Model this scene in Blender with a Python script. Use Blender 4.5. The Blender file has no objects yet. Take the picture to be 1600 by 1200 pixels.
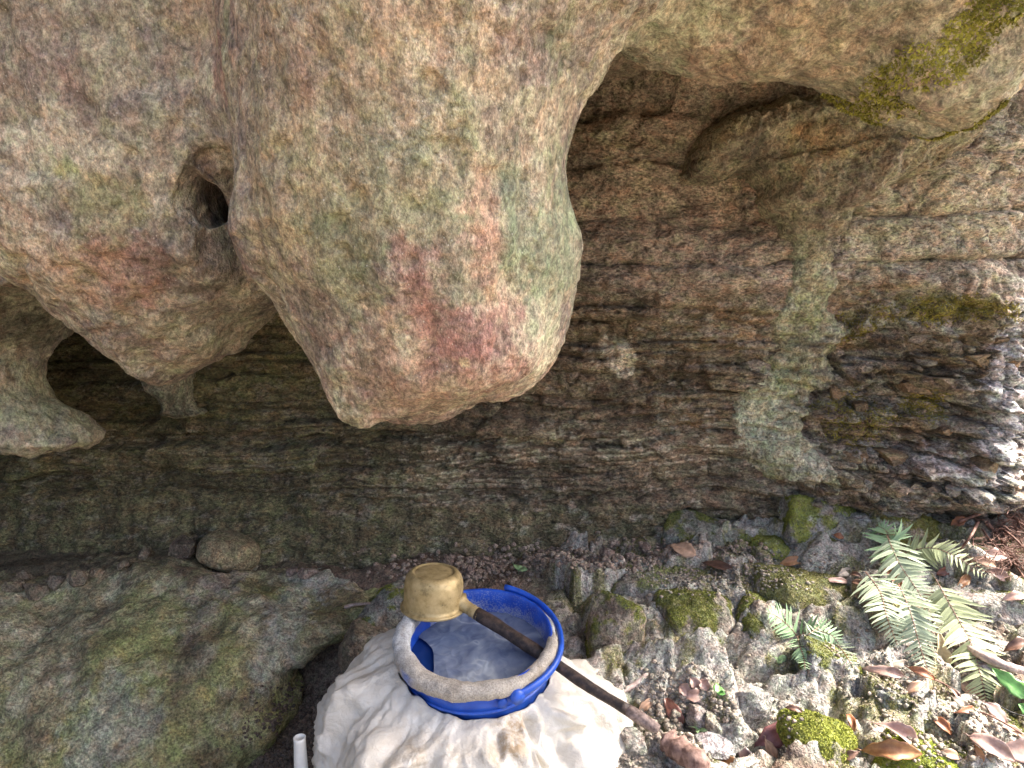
import bpy, bmesh, math, random
import numpy as np
import openvdb as vdb
from mathutils import Vector, Matrix, Euler
from mathutils.bvhtree import BVHTree
R = math.radians
rng = np.random.default_rng(7)
random.seed(7)
S = bpy.context.scene
C = S.collection

# ------------------------------------------------------------------ camera, sky, sun, exposure
PITCH = R(8.0); CAMZ = 1.25; FPX = 1043.0            # photograph is 1600 px wide
cam_d = bpy.data.cameras.new('camera'); cam = bpy.data.objects.new('camera', cam_d); C.objects.link(cam)
cam.location = (0, 0, CAMZ); cam.rotation_euler = (R(90) - PITCH, 0, 0)
cam_d.sensor_width = 36.0; cam_d.lens = 36.0 * FPX / 1600.0
cam_d.clip_start = 0.01; cam_d.clip_end = 3000
S.camera = cam
SUN_ELEV, SUN_AZ = R(46), R(80)                      # azimuth clockwise from +Y (into the wall): behind, to the right
w = bpy.data.worlds.new('World'); S.world = w; w.use_nodes = True
nt = w.node_tree; bg = nt.nodes['Background']
sky = nt.nodes.new('ShaderNodeTexSky'); sky.sky_type = 'NISHITA'; sky.sun_disc = False
sky.sun_elevation = SUN_ELEV; sky.sun_rotation = SUN_AZ; sky.dust_density = 5.0; sky.air_density = 0.6; sky.ozone_density = 0.5
nt.links.new(sky.outputs[0], bg.inputs[0]); bg.inputs[1].default_value = 0.15
sd = bpy.data.lights.new('sun', 'SUN'); sun = bpy.data.objects.new('sun', sd); C.objects.link(sun)
sd.energy = 3.9; sd.angle = R(12); sd.color = (1.0, 0.93, 0.84)
sdir = Vector((math.sin(SUN_AZ) * math.cos(SUN_ELEV), math.cos(SUN_AZ) * math.cos(SUN_ELEV), math.sin(SUN_ELEV)))
sun.rotation_euler = sdir.to_track_quat('Z', 'Y').to_euler(); sun.location = sdir * 20
S.view_settings.view_transform = 'Standard'; S.view_settings.look = 'None'
S.view_settings.gamma = 1.0; S.view_settings.use_curve_mapping = False
S.view_settings.exposure = 2.0
S.render.engine = 'CYCLES'; S.cycles.use_denoising = True
S.cycles.max_bounces = 6; S.cycles.diffuse_bounces = 4; S.cycles.use_adaptive_sampling = True; S.cycles.adaptive_threshold = .02

# ------------------------------------------------------------------ numbers: pixels, noise, distance fields
cp, sp_ = math.cos(PITCH), math.sin(PITCH)
def P(px, py, Y):
    """world point on the plane y = Y that the photograph shows at (px, py)"""
    dx, dv = (px - 800) / FPX, -(py - 600) / FPX
    d = np.array([dx, cp + dv * sp_, -sp_ + dv * cp])
    return np.array([0, 0, CAMZ]) + d * (Y / d[1])

def P_slant(px, py, Y0, lean, zref):
    """the same on the tilted plane y = Y0 + lean (z - zref)"""
    d = P(px, py, 1.0) - np.array([0, 0, CAMZ])
    t = (Y0 + lean * (CAMZ - zref)) / (d[1] - lean * d[2])
    return np.array([0, 0, CAMZ]) + d * t

def _h(ix, iy, iz, seed):
    h = (ix.astype(np.uint32) * np.uint32(374761393) + iy.astype(np.uint32) * np.uint32(668265263)
         + iz.astype(np.uint32) * np.uint32(2147483647) + np.uint32((seed * 974634777) & 0xffffffff))
    h = (h ^ (h >> np.uint32(13))) * np.uint32(1274126177)
    h = (h ^ (h >> np.uint32(16))) * np.uint32(2246822519)
    h ^= h >> np.uint32(15)
    return h.astype(np.float32) / np.float32(4294967295.0)

def noise(p, scale, seed=0):
    """value noise -1..1 of an (n,3) array"""
    q = np.asarray(p, np.float32) * np.float32(scale)
    i = np.floor(q).astype(np.int64); f = q - i
    f = f * f * f * (f * (f * 6 - 15) + 10)
    ix, iy, iz = i[:, 0], i[:, 1], i[:, 2]
    fx, fy, fz = f[:, 0], f[:, 1], f[:, 2]
    r = 0
    for a in (0, 1):
        wa = fx if a else 1 - fx
        for b in (0, 1):
            wb = fy if b else 1 - fy
            for c in (0, 1):
                wc = fz if c else 1 - fz
                r = r + wa * wb * wc * _h(ix + a, iy + b, iz + c, seed)
    return r * 2 - 1

def fbm(p, scale, octv=4, seed=0, gain=0.5, ridged=False):
    r = 0; a = 1.0; t = 0
    for k in range(octv):
        n = noise(p, scale * 2.03 ** k, seed + 17 * k)
        if ridged: n = 1 - 2 * np.abs(n)
        r = r + a * n; t += a; a *= gain
    return r / t

def worley(p, scale, seed=0, off=False):
    q = np.asarray(p, np.float32) * np.float32(scale)
    i = np.floor(q).astype(np.int64)
    d1 = np.full(len(q), 9.0, np.float32); d2 = d1.copy(); idc = np.zeros(len(q), np.float32); ox, oy, oz = idc.copy(), idc.copy(), idc.copy()
    for a in (-1, 0, 1):
        for b in (-1, 0, 1):
            for c in (-1, 0, 1):
                x, y, z = i[:, 0] + a, i[:, 1] + b, i[:, 2] + c
                fx = x + _h(x, y, z, seed) - q[:, 0]; fy = y + _h(x, y, z, seed + 1) - q[:, 1]; fz = z + _h(x, y, z, seed + 2) - q[:, 2]
                d = np.sqrt(fx * fx + fy * fy + fz * fz)
                cid = _h(x, y, z, seed + 3)
                n1 = d < d1
                d2 = np.where(n1, d1, np.minimum(d2, d)); idc = np.where(n1, cid, idc); d1 = np.where(n1, d, d1)
                if off: ox = np.where(n1, fx, ox); oy = np.where(n1, fy, oy); oz = np.where(n1, fz, oz)
    return (d1, d2, idc, ox, oy, oz) if off else (d1, d2, idc)

def sstep(a, b, x):
    t = np.clip((x - a) / (b - a), 0, 1); return t * t * (3 - 2 * t)

def smin(a, b, k):
    h = np.clip(0.5 + 0.5 * (b - a) / k, 0, 1)
    return b + (a - b) * h - k * h * (1 - h)

def poly_dist(X, Z, pts):
    """distance to a closed outline, positive inside"""
    d = np.full(X.shape, 1e9, np.float32); ins = np.zeros(X.shape, bool)
    n = len(pts)
    for i in range(n):
        ax, az = pts[i]; bx, bz = pts[(i + 1) % n]
        ex, ez = bx - ax, bz - az
        t = np.clip(((X - ax) * ex + (Z - az) * ez) / (ex * ex + ez * ez + 1e-12), 0, 1)
        d = np.minimum(d, (X - ax - t * ex) ** 2 + (Z - az - t * ez) ** 2)
        c = ((az > Z) != (bz > Z))
        with np.errstate(divide='ignore', invalid='ignore'):
            xi = ax + (Z - az) / (bz - az if bz != az else 1e-9) * ex
        ins ^= c & (X < xi)
    d = np.sqrt(d)
    return np.where(ins, d, -d)

def smooth_outline(pts, it=1):
    for _ in range(it):
        o = []
        n = len(pts)
        for i in range(n):
            a, b = np.array(pts[i]), np.array(pts[(i + 1) % n])
            o += [tuple(a * .75 + b * .25), tuple(a * .25 + b * .75)]
        pts = o
    return pts

def grid_axes(lo, hi, v):
    return [np.arange(lo[i], hi[i] + v, v, dtype=np.float32) for i in range(3)]

def vdb_mesh(F, lo, v):
    g = vdb.FloatGrid(1.0)
    g.copyFromArray(np.ascontiguousarray(F, np.float32))
    pts, quads = g.convertToQuads(0.0)
    pts = np.asarray(pts, np.float64) * v + np.array(lo)
    return pts, np.asarray(quads).copy()

def normals(v, q):
    n = np.zeros_like(v)
    a, b, c, d = (v[q[:, k]] for k in range(4))
    fn = np.cross(c - a, d - b)
    for k in range(4): np.add.at(n, q[:, k], fn)
    return n / (np.linalg.norm(n, axis=1, keepdims=True) + 1e-12)

# ------------------------------------------------------------------ objects
def link(name, me, mat=None, parent=None):
    o = bpy.data.objects.new(name, me); C.objects.link(o)
    if parent: o.parent = parent
    if mat is not None: o.data.materials.append(mat)
    return o
def np_mesh(name, v, q, col=None, smooth=True):
    me = bpy.data.meshes.new(name)
    q = np.asarray(q); k = q.shape[1]
    me.vertices.add(len(v)); me.vertices.foreach_set('co', np.asarray(v, np.float32).ravel())
    me.loops.add(q.size); me.loops.foreach_set('vertex_index', q.astype(np.int32).ravel())
    me.polygons.add(len(q))
    me.polygons.foreach_set('loop_start', np.arange(0, q.size, k, dtype=np.int32))
    me.polygons.foreach_set('loop_total', np.full(len(q), k, np.int32))
    me.update(calc_edges=True); me.validate()
    if smooth: me.polygons.foreach_set('use_smooth', np.ones(len(q), bool))
    if col is not None:
        a = me.color_attributes.new('Col', 'FLOAT_COLOR', 'POINT')
        c4 = np.ones((len(v), 4), np.float32); c4[:, :col.shape[1]] = col
        a.data.foreach_set('color', c4.ravel())
    return me
def tag(o, label=None, cat=None, group=None, kind=None):
    if label: o['label'] = label
    if cat: o['category'] = cat
    if group: o['group'] = group
    if kind: o['kind'] = kind
    return o
def empty(name, loc, label, cat, group=None):
    o = bpy.data.objects.new(name, None); C.objects.link(o); o.location = loc; o.empty_display_size = .05
    return tag(o, label, cat, group)
def reparent(o, p):
    """child keeps its place (p carries a plain location)"""
    o.parent = p; o.matrix_parent_inverse = Matrix.Translation(-Vector(p.location))
    return o

# ------------------------------------------------------------------ materials
def new_mat(name):
    m = bpy.data.materials.new(name); m.use_nodes = True
    return m, m.node_tree, m.node_tree.nodes['Principled BSDF']
def N(t, typ, **kw):
    n = t.nodes.new(typ)
    for k, v in kw.items():
        if k.startswith('i_'):
            key = k[2:]; key = int(key) if key.isdigit() else key
            n.inputs[key].default_value = v
        else: setattr(n, k, v)
    return n
def ramp(t, fac, stops):
    n = t.nodes.new('ShaderNodeValToRGB'); e = n.color_ramp.elements
    while len(e) > 1: e.remove(e[-1])
    e[0].position, e[0].color = stops[0][0], (*stops[0][1], 1)
    for p, c in stops[1:]:
        x = e.new(p); x.color = (*c, 1)
    t.links.new(fac, n.inputs[0]); return n.outputs[0]
def mul(t, a, b, fac=1.0, mode='MULTIPLY'):
    n = t.nodes.new('ShaderNodeMix'); n.data_type = 'RGBA'; n.blend_type = mode
    if isinstance(fac, (int, float)): n.inputs[0].default_value = fac
    else: t.links.new(fac, n.inputs[0])
    for s, i in ((a, 6), (b, 7)):
        if isinstance(s, tuple): n.inputs[i].default_value = (*s, 1)
        else: t.links.new(s, n.inputs[i])
    return n.outputs[2]
def g3(v): return (v, v, v)

def rock_mat(name, s1=32, s2=150, s3=420, bump=0.006, contrast=1.0, rough=.85, speck=(0.75, .72, .62), speck_amt=.25, pits=.6, stretch=(1, 1, 1), world=False):
    m, t, b = new_mat(name)
    L = t.links.new
    tc = N(t, 'ShaderNodeTexCoord'); mp = N(t, 'ShaderNodeMapping'); mp.inputs['Scale'].default_value = stretch
    if world: tc = N(t, 'ShaderNodeNewGeometry')
    L(tc.outputs['Position' if world else 'Object'], mp.inputs[0]); co = mp.outputs[0]
    at = N(t, 'ShaderNodeAttribute', attribute_name='Col')
    n1 = N(t, 'ShaderNodeTexNoise', i_Scale=s1, i_Detail=5.0, i_Roughness=.68, i_Distortion=.4); L(co, n1.inputs['Vector'])
    n2 = N(t, 'ShaderNodeTexNoise', i_Scale=s2, i_Detail=2.5, i_Roughness=.6); L(co, n2.inputs['Vector'])
    n3 = N(t, 'ShaderNodeTexNoise', i_Scale=s3, i_Detail=1.0, i_Roughness=.6); L(co, n3.inputs['Vector'])
    n4 = N(t, 'ShaderNodeTexNoise', i_Scale=s1 * .28, i_Detail=3.5, i_Roughness=.6, i_Distortion=.8); L(co, n4.inputs['Vector'])
    c = at.outputs['Color']
    k = contrast
    c = mul(t, c, ramp(t, n4.outputs[0], [(.3, (1 - .28 * k, 1 - .30 * k, 1 - .30 * k)), (.5, g3(1.0)), (.72, (1 + .24 * k, 1 + .2 * k, 1 + .12 * k))]))
    c = mul(t, c, ramp(t, n1.outputs[0], [(.28, g3(1 - .5 * k)), (.5, g3(1.0)), (.75, (1 + .42 * k, 1 + .40 * k, 1 + .34 * k))]))
    c = mul(t, c, ramp(t, n2.outputs[0], [(.34, g3(1 - .48 * k)), (.5, g3(1.0)), (.64, g3(1 + .40 * k))]))
    c = mul(t, c, ramp(t, n3.outputs[0], [(.3, g3(1 - .35 * k)), (.5, g3(1.0)), (.7, g3(1 + .3 * k))]))
    n5 = N(t, 'ShaderNodeTexNoise', i_Scale=s1 * .75, i_Detail=4.0, i_Roughness=.75, i_Distortion=.3); L(co, n5.inputs['Vector'])
    c = mul(t, c, ramp(t, n5.outputs[1], [(.40, (1 + .10 * k, 1 - .06 * k, 1 - .10 * k)), (.5, g3(1.0)), (.60, (1 - .08 * k, 1 + .04 * k, 1 - .08 * k))]))
    # pale grains
    v = N(t, 'ShaderNodeTexVoronoi', i_Scale=s2 * 1.3); L(co, v.inputs['Vector'])
    sm = ramp(t, v.outputs['Distance'], [(.10, g3(1.0)), (.24, g3(0.0))])
    sel = N(t, 'ShaderNodeSeparateColor'); L(v.outputs['Color'], sel.inputs[0])
    sp1 = ramp(t, sel.outputs[0], [(.80, g3(0.0)), (.9, g3(1.0))])
    fm = N(t, 'ShaderNodeMath', operation='MULTIPLY'); L(sm, fm.inputs[0]); L(sp1, fm.inputs[1])
    fm2 = N(t, 'ShaderNodeMath', operation='MULTIPLY'); L(fm.outputs[0], fm2.inputs[0]); fm2.inputs[1].default_value = speck_amt
    c = mul(t, c, speck, fm2.outputs[0], 'MIX')
    sp2 = ramp(t, sel.outputs[1], [(.86, g3(0.0)), (.93, g3(1.0))])
    fm3 = N(t, 'ShaderNodeMath', operation='MULTIPLY'); L(sm, fm3.inputs[0]); L(sp2, fm3.inputs[1])
    fm4 = N(t, 'ShaderNodeMath', operation='MULTIPLY'); L(fm3.outputs[0], fm4.inputs[0]); fm4.inputs[1].default_value = .55
    c = mul(t, c, (.05, .042, .035), fm4.outputs[0], 'MIX')
    L(c, b.inputs['Base Color'])
    # relief
    hs = []
    for src, wgt in ((n1.outputs[0], 1.0), (n2.outputs[0], .46)):
        q = N(t, 'ShaderNodeMath', operation='MULTIPLY'); L(src, q.inputs[0]); q.inputs[1].default_value = wgt; hs.append(q.outputs[0])
    acc = hs[0]
    for q in hs[1:]:
        ad = N(t, 'ShaderNodeMath', operation='ADD'); L(acc, ad.inputs[0]); L(q, ad.inputs[1]); acc = ad.outputs[0]
    bp = N(t, 'ShaderNodeBump', i_Strength=.9, i_Distance=bump * 2.2); L(acc, bp.inputs['Height']); L(bp.outputs[0], b.inputs['Normal'])
    # wet places (alpha of Col below 1) are glossier
    rr = N(t, 'ShaderNodeMapRange'); L(at.outputs['Alpha'], rr.inputs[0]); rr.inputs[3].default_value = .18; rr.inputs[4].default_value = rough
    L(rr.outputs[0], b.inputs['Roughness']); b.inputs['Specular IOR Level'].default_value = .35
    return m

M_over = rock_mat('overhang_limestone', 46, 150, 430, .0046, .82, pits=.8, speck_amt=.6, stretch=(1.15, 1, .8))
M_wall = rock_mat('bedded_rock', 40, 150, 420, .008, 1.15, speck_amt=.4, stretch=(.75, 1, 1.25))
M_block = rock_mat('bedded_rock_block', 42, 170, 420, .006, .95, speck_amt=.25, stretch=(.75, 1, 1.25), world=True)
M_flow = rock_mat('flowstone', 50, 150, 420, .009, 1.0, speck_amt=.5)
M_ground = rock_mat('earth', 60, 190, 420, .006, .9, speck_amt=.3)
M_boulder = rock_mat('mossy_stone', 48, 170, 460, .006, 1.0, speck_amt=.5)
M_cliff = rock_mat('cliff_rock', 6, 30, 120, .02, .8)

# colours of the rock itself
TAN = np.array([.40, .34, .245]); CREAM = np.array([.57, .515, .385]); MAUVE = np.array([.225, .185, .17]); PINK = np.array([.38, .255, .215])
GREEN = np.array([.20, .225, .125]); GREY = np.array([.25, .24, .22]); BROWN = np.array([.18, .14, .095]); DARK = np.array([.07, .055, .04]); PALE = np.array([.50, .49, .44])
MOSSC = np.array([.17, .19, .035]); RUST = np.array([.25, .17, .09]); ROSE = np.array([.29, .155, .135]); OLIVE = np.array([.13, .125, .055])

def mixc(col, c, a):
    a = np.clip(a, 0, 1)[:, None]
    return col * (1 - a) + np.asarray(c) * a
def patch(col, v, px, py, Y, rx, ry, c, amt=.8, ang=0, soft=.5, seed=0, wob=.5):
    """a patch of colour c on the rock near the given place; its rim is ragged"""
    o = P(px, py, Y); s = Y / FPX
    X = v[:, 0] - o[0]; Z = v[:, 2] - o[2]
    ca, sa = math.cos(R(ang)), math.sin(R(ang))
    u = (X * ca + Z * sa) / (rx * s); wv = (-X * sa + Z * ca) / (ry * s)
    near = (np.abs(u) < 2.2) & (np.abs(wv) < 2.2)
    if not near.any(): return col
    pn = v[near]; sd_ = 300 + seed + int(px)
    u = u[near] + 1.3 * wob * fbm(pn, 10, 3, sd_ + 50, .6); wv = wv[near] + 1.3 * wob * fbm(pn, 10, 3, sd_ + 60, .6)
    d = np.sqrt(u ** 2 + wv ** 2) + wob * 1.7 * fbm(pn, 30, 4, sd_, .8)
    a = (1 - sstep(1 - soft * .7, 1 + soft * .15, d)) * amt * (.72 + .28 * noise(pn, 75, sd_ + 9))
    col = col.copy(); col[near] = mixc(col[near], c, a)
    return col

# ------------------------------------------------------------------ the overhanging rock
def inflate(X, Z, Yv, outline, Y0, Rr, ysq=1.0, lean=0.0, zref=1.3, flat=0.0, it=1):
    pts = smooth_outline([tuple(P_slant(px, py, Y0, lean, zref)[[0, 2]]) for px, py in outline], it)
    d = poly_dist(X, Z, pts).astype(np.float32)          # (nx, nz)
    rad = np.maximum(Rr - d, 0)
    yc = (Y0 + lean * (Z - zref)).astype(np.float32)
    dy = np.maximum(np.abs(Yv[None, :, None] - yc[:, None, :]) - flat, 0) / ysq
    return np.sqrt(rad[:, None, :] ** 2 + dy ** 2) - Rr

def build_overhang():
    v = .0058
    lo = np.array([-1.5, .62, .84]); hi = np.array([1.42, 1.86, 1.93])
    ax, ay, az = grid_axes(lo, hi, v)
    X, Z = np.meshgrid(ax, az, indexing='ij')
    M = inflate(X, Z, ay, [(372, -260), (372, 0), (380, 150), (388, 250), (368, 330), (372, 400), (416, 445), (450, 497), (492, 556), (535, 600), (578, 628), (622, 648), (662, 660),
        (705, 652), (745, 632), (800, 622), (850, 592), (882, 530), (902, 450), (910, 385), (893, 320), (890, 250), (902, 190), (940, 140), (1000, 85), (1050, 40), (1050, -260)], 1.10, .24, 1.1, -.28, 1.2)
    Lb = inflate(X, Z, ay, [(-420, -260), (-420, 120), (-150, 240), (0, 330), (45, 395), (100, 462), (150, 512), (200, 552), (245, 588), (275, 600), (298, 578), (345, 560), (388, 514), (425, 488), (450, 470), (480, 300), (470, -260)], 1.24, .2, 1.15, -.2, 1.3)
    Gb = inflate(X, Z, ay, [(-420, 330), (-100, 350), (10, 370), (40, 420), (70, 460), (78, 505), (52, 560), (58, 610), (95, 640), (150, 682), (135, 700), (110, 706), (85, 714), (50, 706), (0, 692), (-200, 650), (-420, 620)], 1.52, .13, 1.2)
    Rb = inflate(X, Z, ay, [(900, -260), (960, 60), (1010, 96), (1060, 108), (1110, 124), (1165, 136), (1250, 132), (1320, 150), (1370, 182), (1430, 204), (1488, 216), (1530, 186), (1560, 140), (1590, 80), (1604, 20), (1625, -60), (1640, -120), (1640, -260)], 1.18, .17, 1.3, -.25, 1.5)
    F = smin(M, Lb, .15)
    F = smin(F, Rb, .06); F = smin(F, Gb, .03)
    del M, Lb, Gb, Rb
    # roof of the recess, behind the hanging masses
    roof = (1.735 - Z)[:, None, :] + np.maximum(0, 1.15 - ay)[None, :, None] * 1.0
    roof = np.maximum(roof, (1.05 - ay)[None, :, None]) + np.maximum(0, X - 1.02)[:, None, :] * 1.6
    roofL = np.maximum((1.42 - Z + .45 * (X + .6))[:, None, :] + 0 * ay[None, :, None], (1.25 - ay)[None, :, None]) * .8
    F = smin(F, roof, .10)
    F = smin(F, roofL, .10)
    # a small hole in the groove between the two hanging masses
    def carve(px, py, Y, rx, ry, rz, k=.02):
        nonlocal F
        o = P(px, py, Y)
        e = np.sqrt(((X - o[0]) / rx)[:, None, :] ** 2 + ((ay - o[1]) / ry)[None, :, None] ** 2 + ((Z - o[2]) / rz)[:, None, :] ** 2)
        F = -smin(-F, (e - 1) * min(rx, rz), k)
    def lump(px, py, Y, rx, ry, rz, k=.04):
        nonlocal F
        o = P(px, py, Y)
        e = np.sqrt(((X - o[0]) / rx)[:, None, :] ** 2 + ((ay - o[1]) / ry)[None, :, None] ** 2 + ((Z - o[2]) / rz)[:, None, :] ** 2)
        F = smin(F, (e - 1) * min(rx, rz), k)
    carve(1160, 60, .99, .22, .05, .03, .05)
    lump(1480, 40, 1.08, .07, .06, .10, .06)
    lump(700, 545, .93, .10, .06, .06, .06)
    lump(560, 520, .96, .06, .06, .14, .06)
    lump(135, 330, 1.08, .18, .08, .07, .08)
    lump(250, 190, 1.06, .12, .08, .06, .08)
    carve(345, 400, .96, .030, .12, .10, .05)
    carve(325, 345, .95, .030, .10, .05, .04)
    carve(322, 318, 1.04, .021, .30, .030, .010)
    carve(317, 294, 1.04, .010, .30, .022, .006)
    F = np.clip(F, -.1, .1)
    F[0], F[-1], F[:, 0], F[:, -1], F[:, :, 0], F[:, :, -1] = .1, .1, .1, .1, .1, .1
    vs, q = vdb_mesh(F, lo, v)
    del F
    n = normals(vs, q)
    st = vs * np.array([1, 1, .7])
    vs = vs + n * (.018 * fbm(st, 3.2, 3, 5)[:, None])
    lf_ = sstep(-.2, -.5, vs[:, 0])
    d = (.010 + .008 * lf_) * fbm(st, 10, 3, 21) + .006 * lf_ * fbm(vs, 26, 3, 22) + .007 * fbm(vs * np.array([1.5, 1.5, .6]), 20, 4, 33, .58) - .0065 * fbm(vs * np.array([1.4, 1.4, .38]), 10, 3, 35, .55, True)
    wd1, wd2, _ = worley(vs + .02 * np.stack([noise(vs, 20, 71), noise(vs, 20, 72), noise(vs, 20, 73)], 1), 26, 4)
    d += -.006 * np.exp(-((wd1) / .22) ** 2) * sstep(.0, .4, noise(vs, 6, 8)) 
    d += .0026 * fbm(vs, 60, 3, 41) - .007 * sstep(.50, .72, noise(vs, 34, 43)) * sstep(-.2, .4, noise(vs, 5, 44)) - .004 * sstep(.55, .75, noise(vs, 70, 45))
    vs = vs + n * d[:, None]
    # colour
    p = vs
    col = np.tile(TAN, (len(p), 1))
    stx = p * np.array([1.4, 1.4, .38])
    f1, f2, f3, f4 = fbm(stx, 5, 5, 101, .6), fbm(p, 7, 5, 111, .6), fbm(p, 4, 5, 121, .6), fbm(stx, 12, 5, 131, .65)
    g1, g2, g3_ = fbm(p, 24, 4, 141, .7), fbm(p, 24, 4, 151, .7), fbm(stx, 18, 4, 161, .7)
    h1 = fbm(p, 48, 3, 171, .7)
    col = mixc(col, CREAM, sstep(.10, .22, f1 + .40 * g1) * .7)
    col = mixc(col, MAUVE, sstep(.10, .22, f2 + .45 * g2) * .68)
    col = mixc(col, PINK, sstep(.16, .28, f3 + .45 * g3_) * .6)
    col = mixc(col, GREEN, sstep(.20, .34, f4 + .35 * g1) * .55)
    col = mixc(col, CREAM * 1.15, sstep(.24, .34, h1) * sstep(-.1, .15, f1) * .7)
    col = mixc(col, MAUVE * .42, sstep(.26, .38, h1 * .6 - .5 * g1) * sstep(-.2, .15, f2) * .8)
    h2 = fbm(p, 85, 2, 181, .7)
    col = mixc(col, col * .5, sstep(.30, .45, h2) * .7); col = mixc(col, CREAM * 1.2, sstep(.34, .5, -h2) * .55)
    left = sstep(-.25, -.45, p[:, 0])
    HAZE = 0
    col = mixc(col, MAUVE, left * sstep(-.25, .3, f2) * .55)
    def pt(*a, **k):
        nonlocal col
        col = patch(col, p, *a, **k)
    TB = np.array([.40, .32, .215])
    pt(560, 170, .87, 200, 260, TB, .65)
    pt(700, 60, .84, 150, 90, np.array([.36, .26, .20]), .6)
    pt(600, 330, .87, 140, 130, np.array([.25, .255, .165]), .75)
    pt(560, 400, .88, 60, 110, GREEN, .6)
    pt(840, 400, .90, 90, 120, np.array([.23, .27, .175]), .95)
    pt(470, 380, .90, 60, 220, np.array([.36, .30, .18]), .6)
    pt(470, 515, .87, 80, 120, np.array([.19, .14, .13]), .8)
    pt(760, 370, .86, 26, 100, np.array([.44, .29, .21]), .9, ang=4)
    pt(680, 430, .86, 26, 90, PINK, .9, ang=-35)
    pt(668, 475, .87, 28, 75, ROSE, .85, ang=10)
    pt(720, 430, .85, 36, 62, np.array([.24, .23, .165]), .9, ang=5)
    pt(740, 540, .88, 95, 80, np.array([.36, .20, .165]), .85)
    pt(745, 520, .88, 40, 45, ROSE, .7)
    pt(840, 520, .92, 55, 45, CREAM, .75, ang=40)
    pt(610, 570, .92, 90, 90, np.array([.33, .225, .18]), .75)
    pt(580, 600, .94, 60, 40, np.array([.30, .19, .15]), .5)
    pt(700, 605, .9, 140, 45, np.array([.36, .24, .18]), .7)
    pt(728, 564, .88, 8, 7, np.array([.75, .62, .36]), .95, soft=.4, wob=.15)
    pt(790, 215, .86, 40, 34, np.array([.15, .115, .09]), .75)
    pt(940, 60, .95, 70, 70, np.array([.40, .33, .25]), .6)
    pt(380, 130, 1.0, 22, 40, ROSE, .7)
    pt(375, 380, 1.0, 42, 120, ROSE * .9, .75, ang=12)
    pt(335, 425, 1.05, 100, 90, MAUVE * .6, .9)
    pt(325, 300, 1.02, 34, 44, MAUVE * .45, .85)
    pt(310, 220, 1.02, 120, 90, MAUVE, .7)
    pt(190, 60, 1.0, 110, 110, np.array([.40, .35, .23]), .75)
    pt(320, 60, 1.0, 60, 90, np.array([.46, .345, .22]), .65)
    pt(100, 170, 1.0, 90, 70, np.array([.24, .175, .155]), .8)
    pt(70, 60, 1.0, 110, 70, np.array([.20, .16, .13]), .7)
    pt(130, 235, 1.0, 90, 60, CREAM, .8, ang=-30)
    pt(118, 265, 1.0, 26, 20, np.array([.32, .36, .10]), .9)
    pt(170, 300, 1.0, 70, 25, np.array([.17, .14, .08]), .6, ang=10)
    pt(190, 340, 1.02, 50, 70, np.array([.30, .30, .14]), .6)
    pt(130, 420, 1.05, 130, 60, np.array([.46, .32, .22]), .8, ang=-35)
    pt(230, 420, 1.05, 50, 60, np.array([.40, .23, .18]), .75)
    pt(320, 510, 1.1, 90, 55, np.array([.36, .33, .24]), .8)
    pt(240, 550, 1.12, 70, 24, np.array([.27, .19, .16]), .7, ang=-40)
    pt(60, 640, 1.42, 150, 60, np.array([.40, .40, .25]), .85)
    pt(40, 480, 1.42, 90, 90, np.array([.27, .27, .20]), .8)
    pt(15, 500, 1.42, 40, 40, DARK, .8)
    pt(1060, 30, 1.0, 100, 50, np.array([.46, .45, .33]), .8)
    pt(1160, 60, 1.0, 55, 40, np.array([.46, .31, .25]), .8)
    pt(1260, 70, 1.0, 140, 60, np.array([.42, .32, .22]), .8)
    pt(1010, 80, 1.02, 60, 36, np.array([.20, .14, .10]), .7, ang=35)
    pt(1400, 40, 1.0, 90, 50, np.array([.26, .23, .17]), .7)
    pt(1440, 180, 1.05, 60, 22, np.array([.44, .29, .25]), .8)
    pt(1540, 110, 1.05, 70, 60, np.array([.36, .35, .29]), .8)
    # the recess roof is browner towards the back
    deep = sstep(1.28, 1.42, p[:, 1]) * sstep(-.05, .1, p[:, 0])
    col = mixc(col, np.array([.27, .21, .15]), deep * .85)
    al = np.ones(len(p))
    for (px, py, r) in ((835, 320, 60), (850, 360, 40), (700, 230, 70)):
        o = P(px, py, .88); dd = np.hypot(p[:, 0] - o[0], p[:, 2] - o[2])
        al = np.minimum(al, 1 - .95 * np.exp(-(dd / (r * .88 / FPX)) ** 2))
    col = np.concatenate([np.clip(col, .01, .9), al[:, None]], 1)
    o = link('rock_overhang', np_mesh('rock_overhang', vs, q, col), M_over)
    return tag(o, 'mottled tan and pink limestone overhang with hanging rounded bulges above the bucket', kind='structure')
overhang = build_overhang()

# ------------------------------------------------------------------ the bedded rock wall at the back
def rbf(ctrl, val, q, eps):
    ctrl = np.asarray(ctrl); val = np.asarray(val)
    D = np.sqrt(((ctrl[:, None] - ctrl[None]) ** 2).sum(-1) + eps ** 2)
    A = D + np.eye(len(D)) * 1e-4
    m = val.mean(); wts = np.linalg.solve(A, val - m)
    out = np.zeros(len(q))
    for c, wt in zip(ctrl, wts): out += wt * np.sqrt(((q - c) ** 2).sum(-1) + eps ** 2)
    return out + m

def axis(fine_lo, fine_hi, step, lo, hi, g=1.22):
    a = list(np.arange(fine_lo, fine_hi, step)); s = step; x = a[-1]
    while x < hi: s *= g; x += s; a.append(x)
    s = step; x = fine_lo; b = []
    while x > lo: s *= g; x -= s; b.append(x)
    return np.array(b[::-1] + a)

def grid_quads(nx, ny):
    i, j = np.meshgrid(np.arange(nx - 1), np.arange(ny - 1), indexing='ij')
    a = i * ny + j
    return np.stack([a, a + ny, a + ny + 1, a + 1], -1).reshape(-1, 4)

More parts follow.
